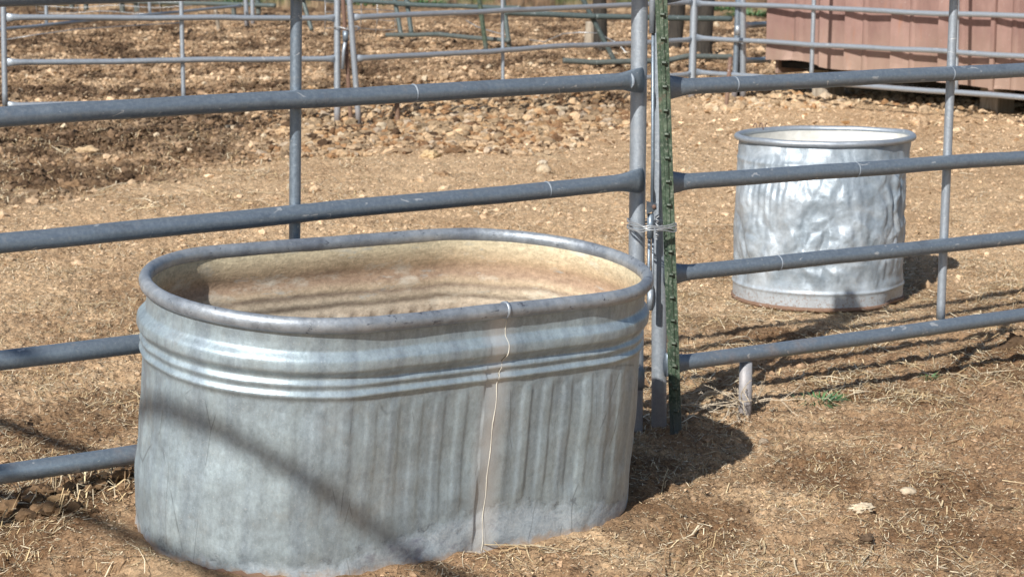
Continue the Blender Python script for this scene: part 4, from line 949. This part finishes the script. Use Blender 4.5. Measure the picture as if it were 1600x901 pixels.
for i, (u, v, lab, s) in enumerate([(372, 3, 'green weeds at the top edge beside far white posts', .5), (560, 5, 'green weeds behind the green pipe rails near top edge', .5), (665, 4, 'green weeds at top edge between green uprights', .4), (1135, 14, 'green weeds behind the thick dark wooden post', .5), (1172, 22, 'green weeds just left of the red shed', .4)]):
    grass(lab, u, v, 420, .32, s, GC, 'weed_patch')

def dead_weed():
    q = G(1163, 642); root = empty('dead_weed', q, 'bleached thorny dead weed tangled around the panel leg', 'dead plant')
    def branch(p, d, L, r, depth, b):
        n = 9; pts = [p]; dd = d.copy()
        for i in range(n):
            dd = unit(dd + RNG.normal(0, .16, 3) + [0, 0, -.03]); p = p + dd * L / n; p[2] = max(p[2], .012); pts.append(p.copy())
            for s in range(2): sp_ = unit(RNG.normal(0, 1, 3)); b.tube([p, p + sp_ * .007], [.0009, .0003], 4, False)
        b.tube(pts, np.linspace(r, r * .4, n + 1), 6)
        if depth:
            for k in range(3): i = RNG.integers(2, n); branch(pts[i].copy(), unit(dd + RNG.normal(0, .6, 3)), L * .55, r * .6, depth - 1, b)
    for (u, v, zt, L) in [(1250, 565, .16, .36), (1235, 590, .10, .33), (1145, 560, .2, .28), (1100, 650, .05, .26), (1240, 645, .03, .26), (1110, 620, .1, .24), (1070, 640, .06, .3), (1140, 600, .12, .2), (1190, 600, .1, .22), (1085, 600, .12, .25)]:
        e = G(u, v, zt); b = MB(); branch(q + [0, 0, .012], unit(e - q), np.linalg.norm(e - q) * .62 if np.linalg.norm(e - q) < .8 else L, .0024, 1, b); b.build('stem', M_TWIG, root, q)
dead_weed()
def single(name, u, v, r, col, label, cat, sx=1.2, sz=.6, seed=0, jag=.18):
    q = G(u, v); q[2] = gz(q); V0, F0 = ico(4); a = np.arctan2(V0[:, 1], V0[:, 0])
    nz = fbm(V0[:, 0] * 1.7 + seed * 5, V0[:, 1] * 1.7 + V0[:, 2] * 1.3, seed, 4, .6)
    V = V0 * (1 + jag * nz[:, None] * 1.3) * [r * sx, r, r * sz] + [0, 0, r * sz * .35]
    o = MB().add(V, F0.tolist()).build(name, M_CLOD, None, (0, 0, 0), np.repeat([col], len(V), 0)); o.location = q; tag(o, label, cat)
single('stone', 1418, 770, .016, (.46, .38, .28), 'smooth pale oval stone at the lower right', 'stone', 1.3, .7, 1, .08)
single('clod', 1345, 800, .022, (.55, .46, .34), 'pale crumbly clod below the oval stone', 'clod', 1.2, .5, 2, .4)
single('clod', 1555, 800, .020, (.13, .085, .05), 'dark brown dung clod near the right edge, lower corner', 'clod', 1.6, .5, 3, .4)
single('clod', 1353, 847, .016, (.11, .075, .05), 'small dark clod near the bottom, under the pale crumbly one', 'clod', 1.1, .8, 4, .4)
single('clod', 1193, 692, .012, (.30, .24, .18), 'small grey-brown clod just past the tank shadow edge', 'clod', 1.2, .7, 5, .3)
single('stone', 850, 272, .036, (.50, .40, .28), 'round tan stone above the second rail, left of the near post', 'stone', 1.15, .85, 6, .1)
single('stone', 848, 258, .022, (.48, .42, .33), 'small grey stone touching the round tan stone', 'stone', 1.2, .8, 7, .15)
single('clod', 672, 248, .045, (.50, .37, .22), 'big tan clod with dark side, left of the dark one', 'clod', 1.2, .7, 8, .35)
single('clod', 712, 240, .042, (.17, .105, .06), 'big dark brown clod in the middle of the pen', 'clod', 1.5, .7, 9, .35)
single('clod', 1590, 546, .040, (.10, .065, .04), 'dark dung clod under the bottom rail at the right edge', 'clod', 1.4, .7, 10, .4)
single('clod', 690, 275, .03, (.30, .2, .12), 'medium brown clod in open ground below the dark clod', 'clod', 1.2, .7, 11, .3)
single('clod', 135, 230, .055, (.5, .37, .23), 'large tan clod below the left part of the top rail', 'clod', 1.4, .6, 12, .35)
single('clod', 110, 285, .045, (.22, .14, .08), 'brown clod with straw around it at the left', 'clod', 1.4, .7, 13, .4)
single('dung', 60, 815, .030, (.09, .055, .032), 'dark dung lump at the lower left, largest of the heap', 'dung', 1.5, .7, 14, .28)
single('dung', 118, 806, .022, (.10, .06, .035), 'smaller dark dung lump right of the largest one', 'dung', 1.3, .8, 15, .28)
single('dung', 100, 845, .019, (.30, .2, .11), 'broken tan-brown dung piece in front of the heap', 'dung', 1.5, .6, 16, .28)
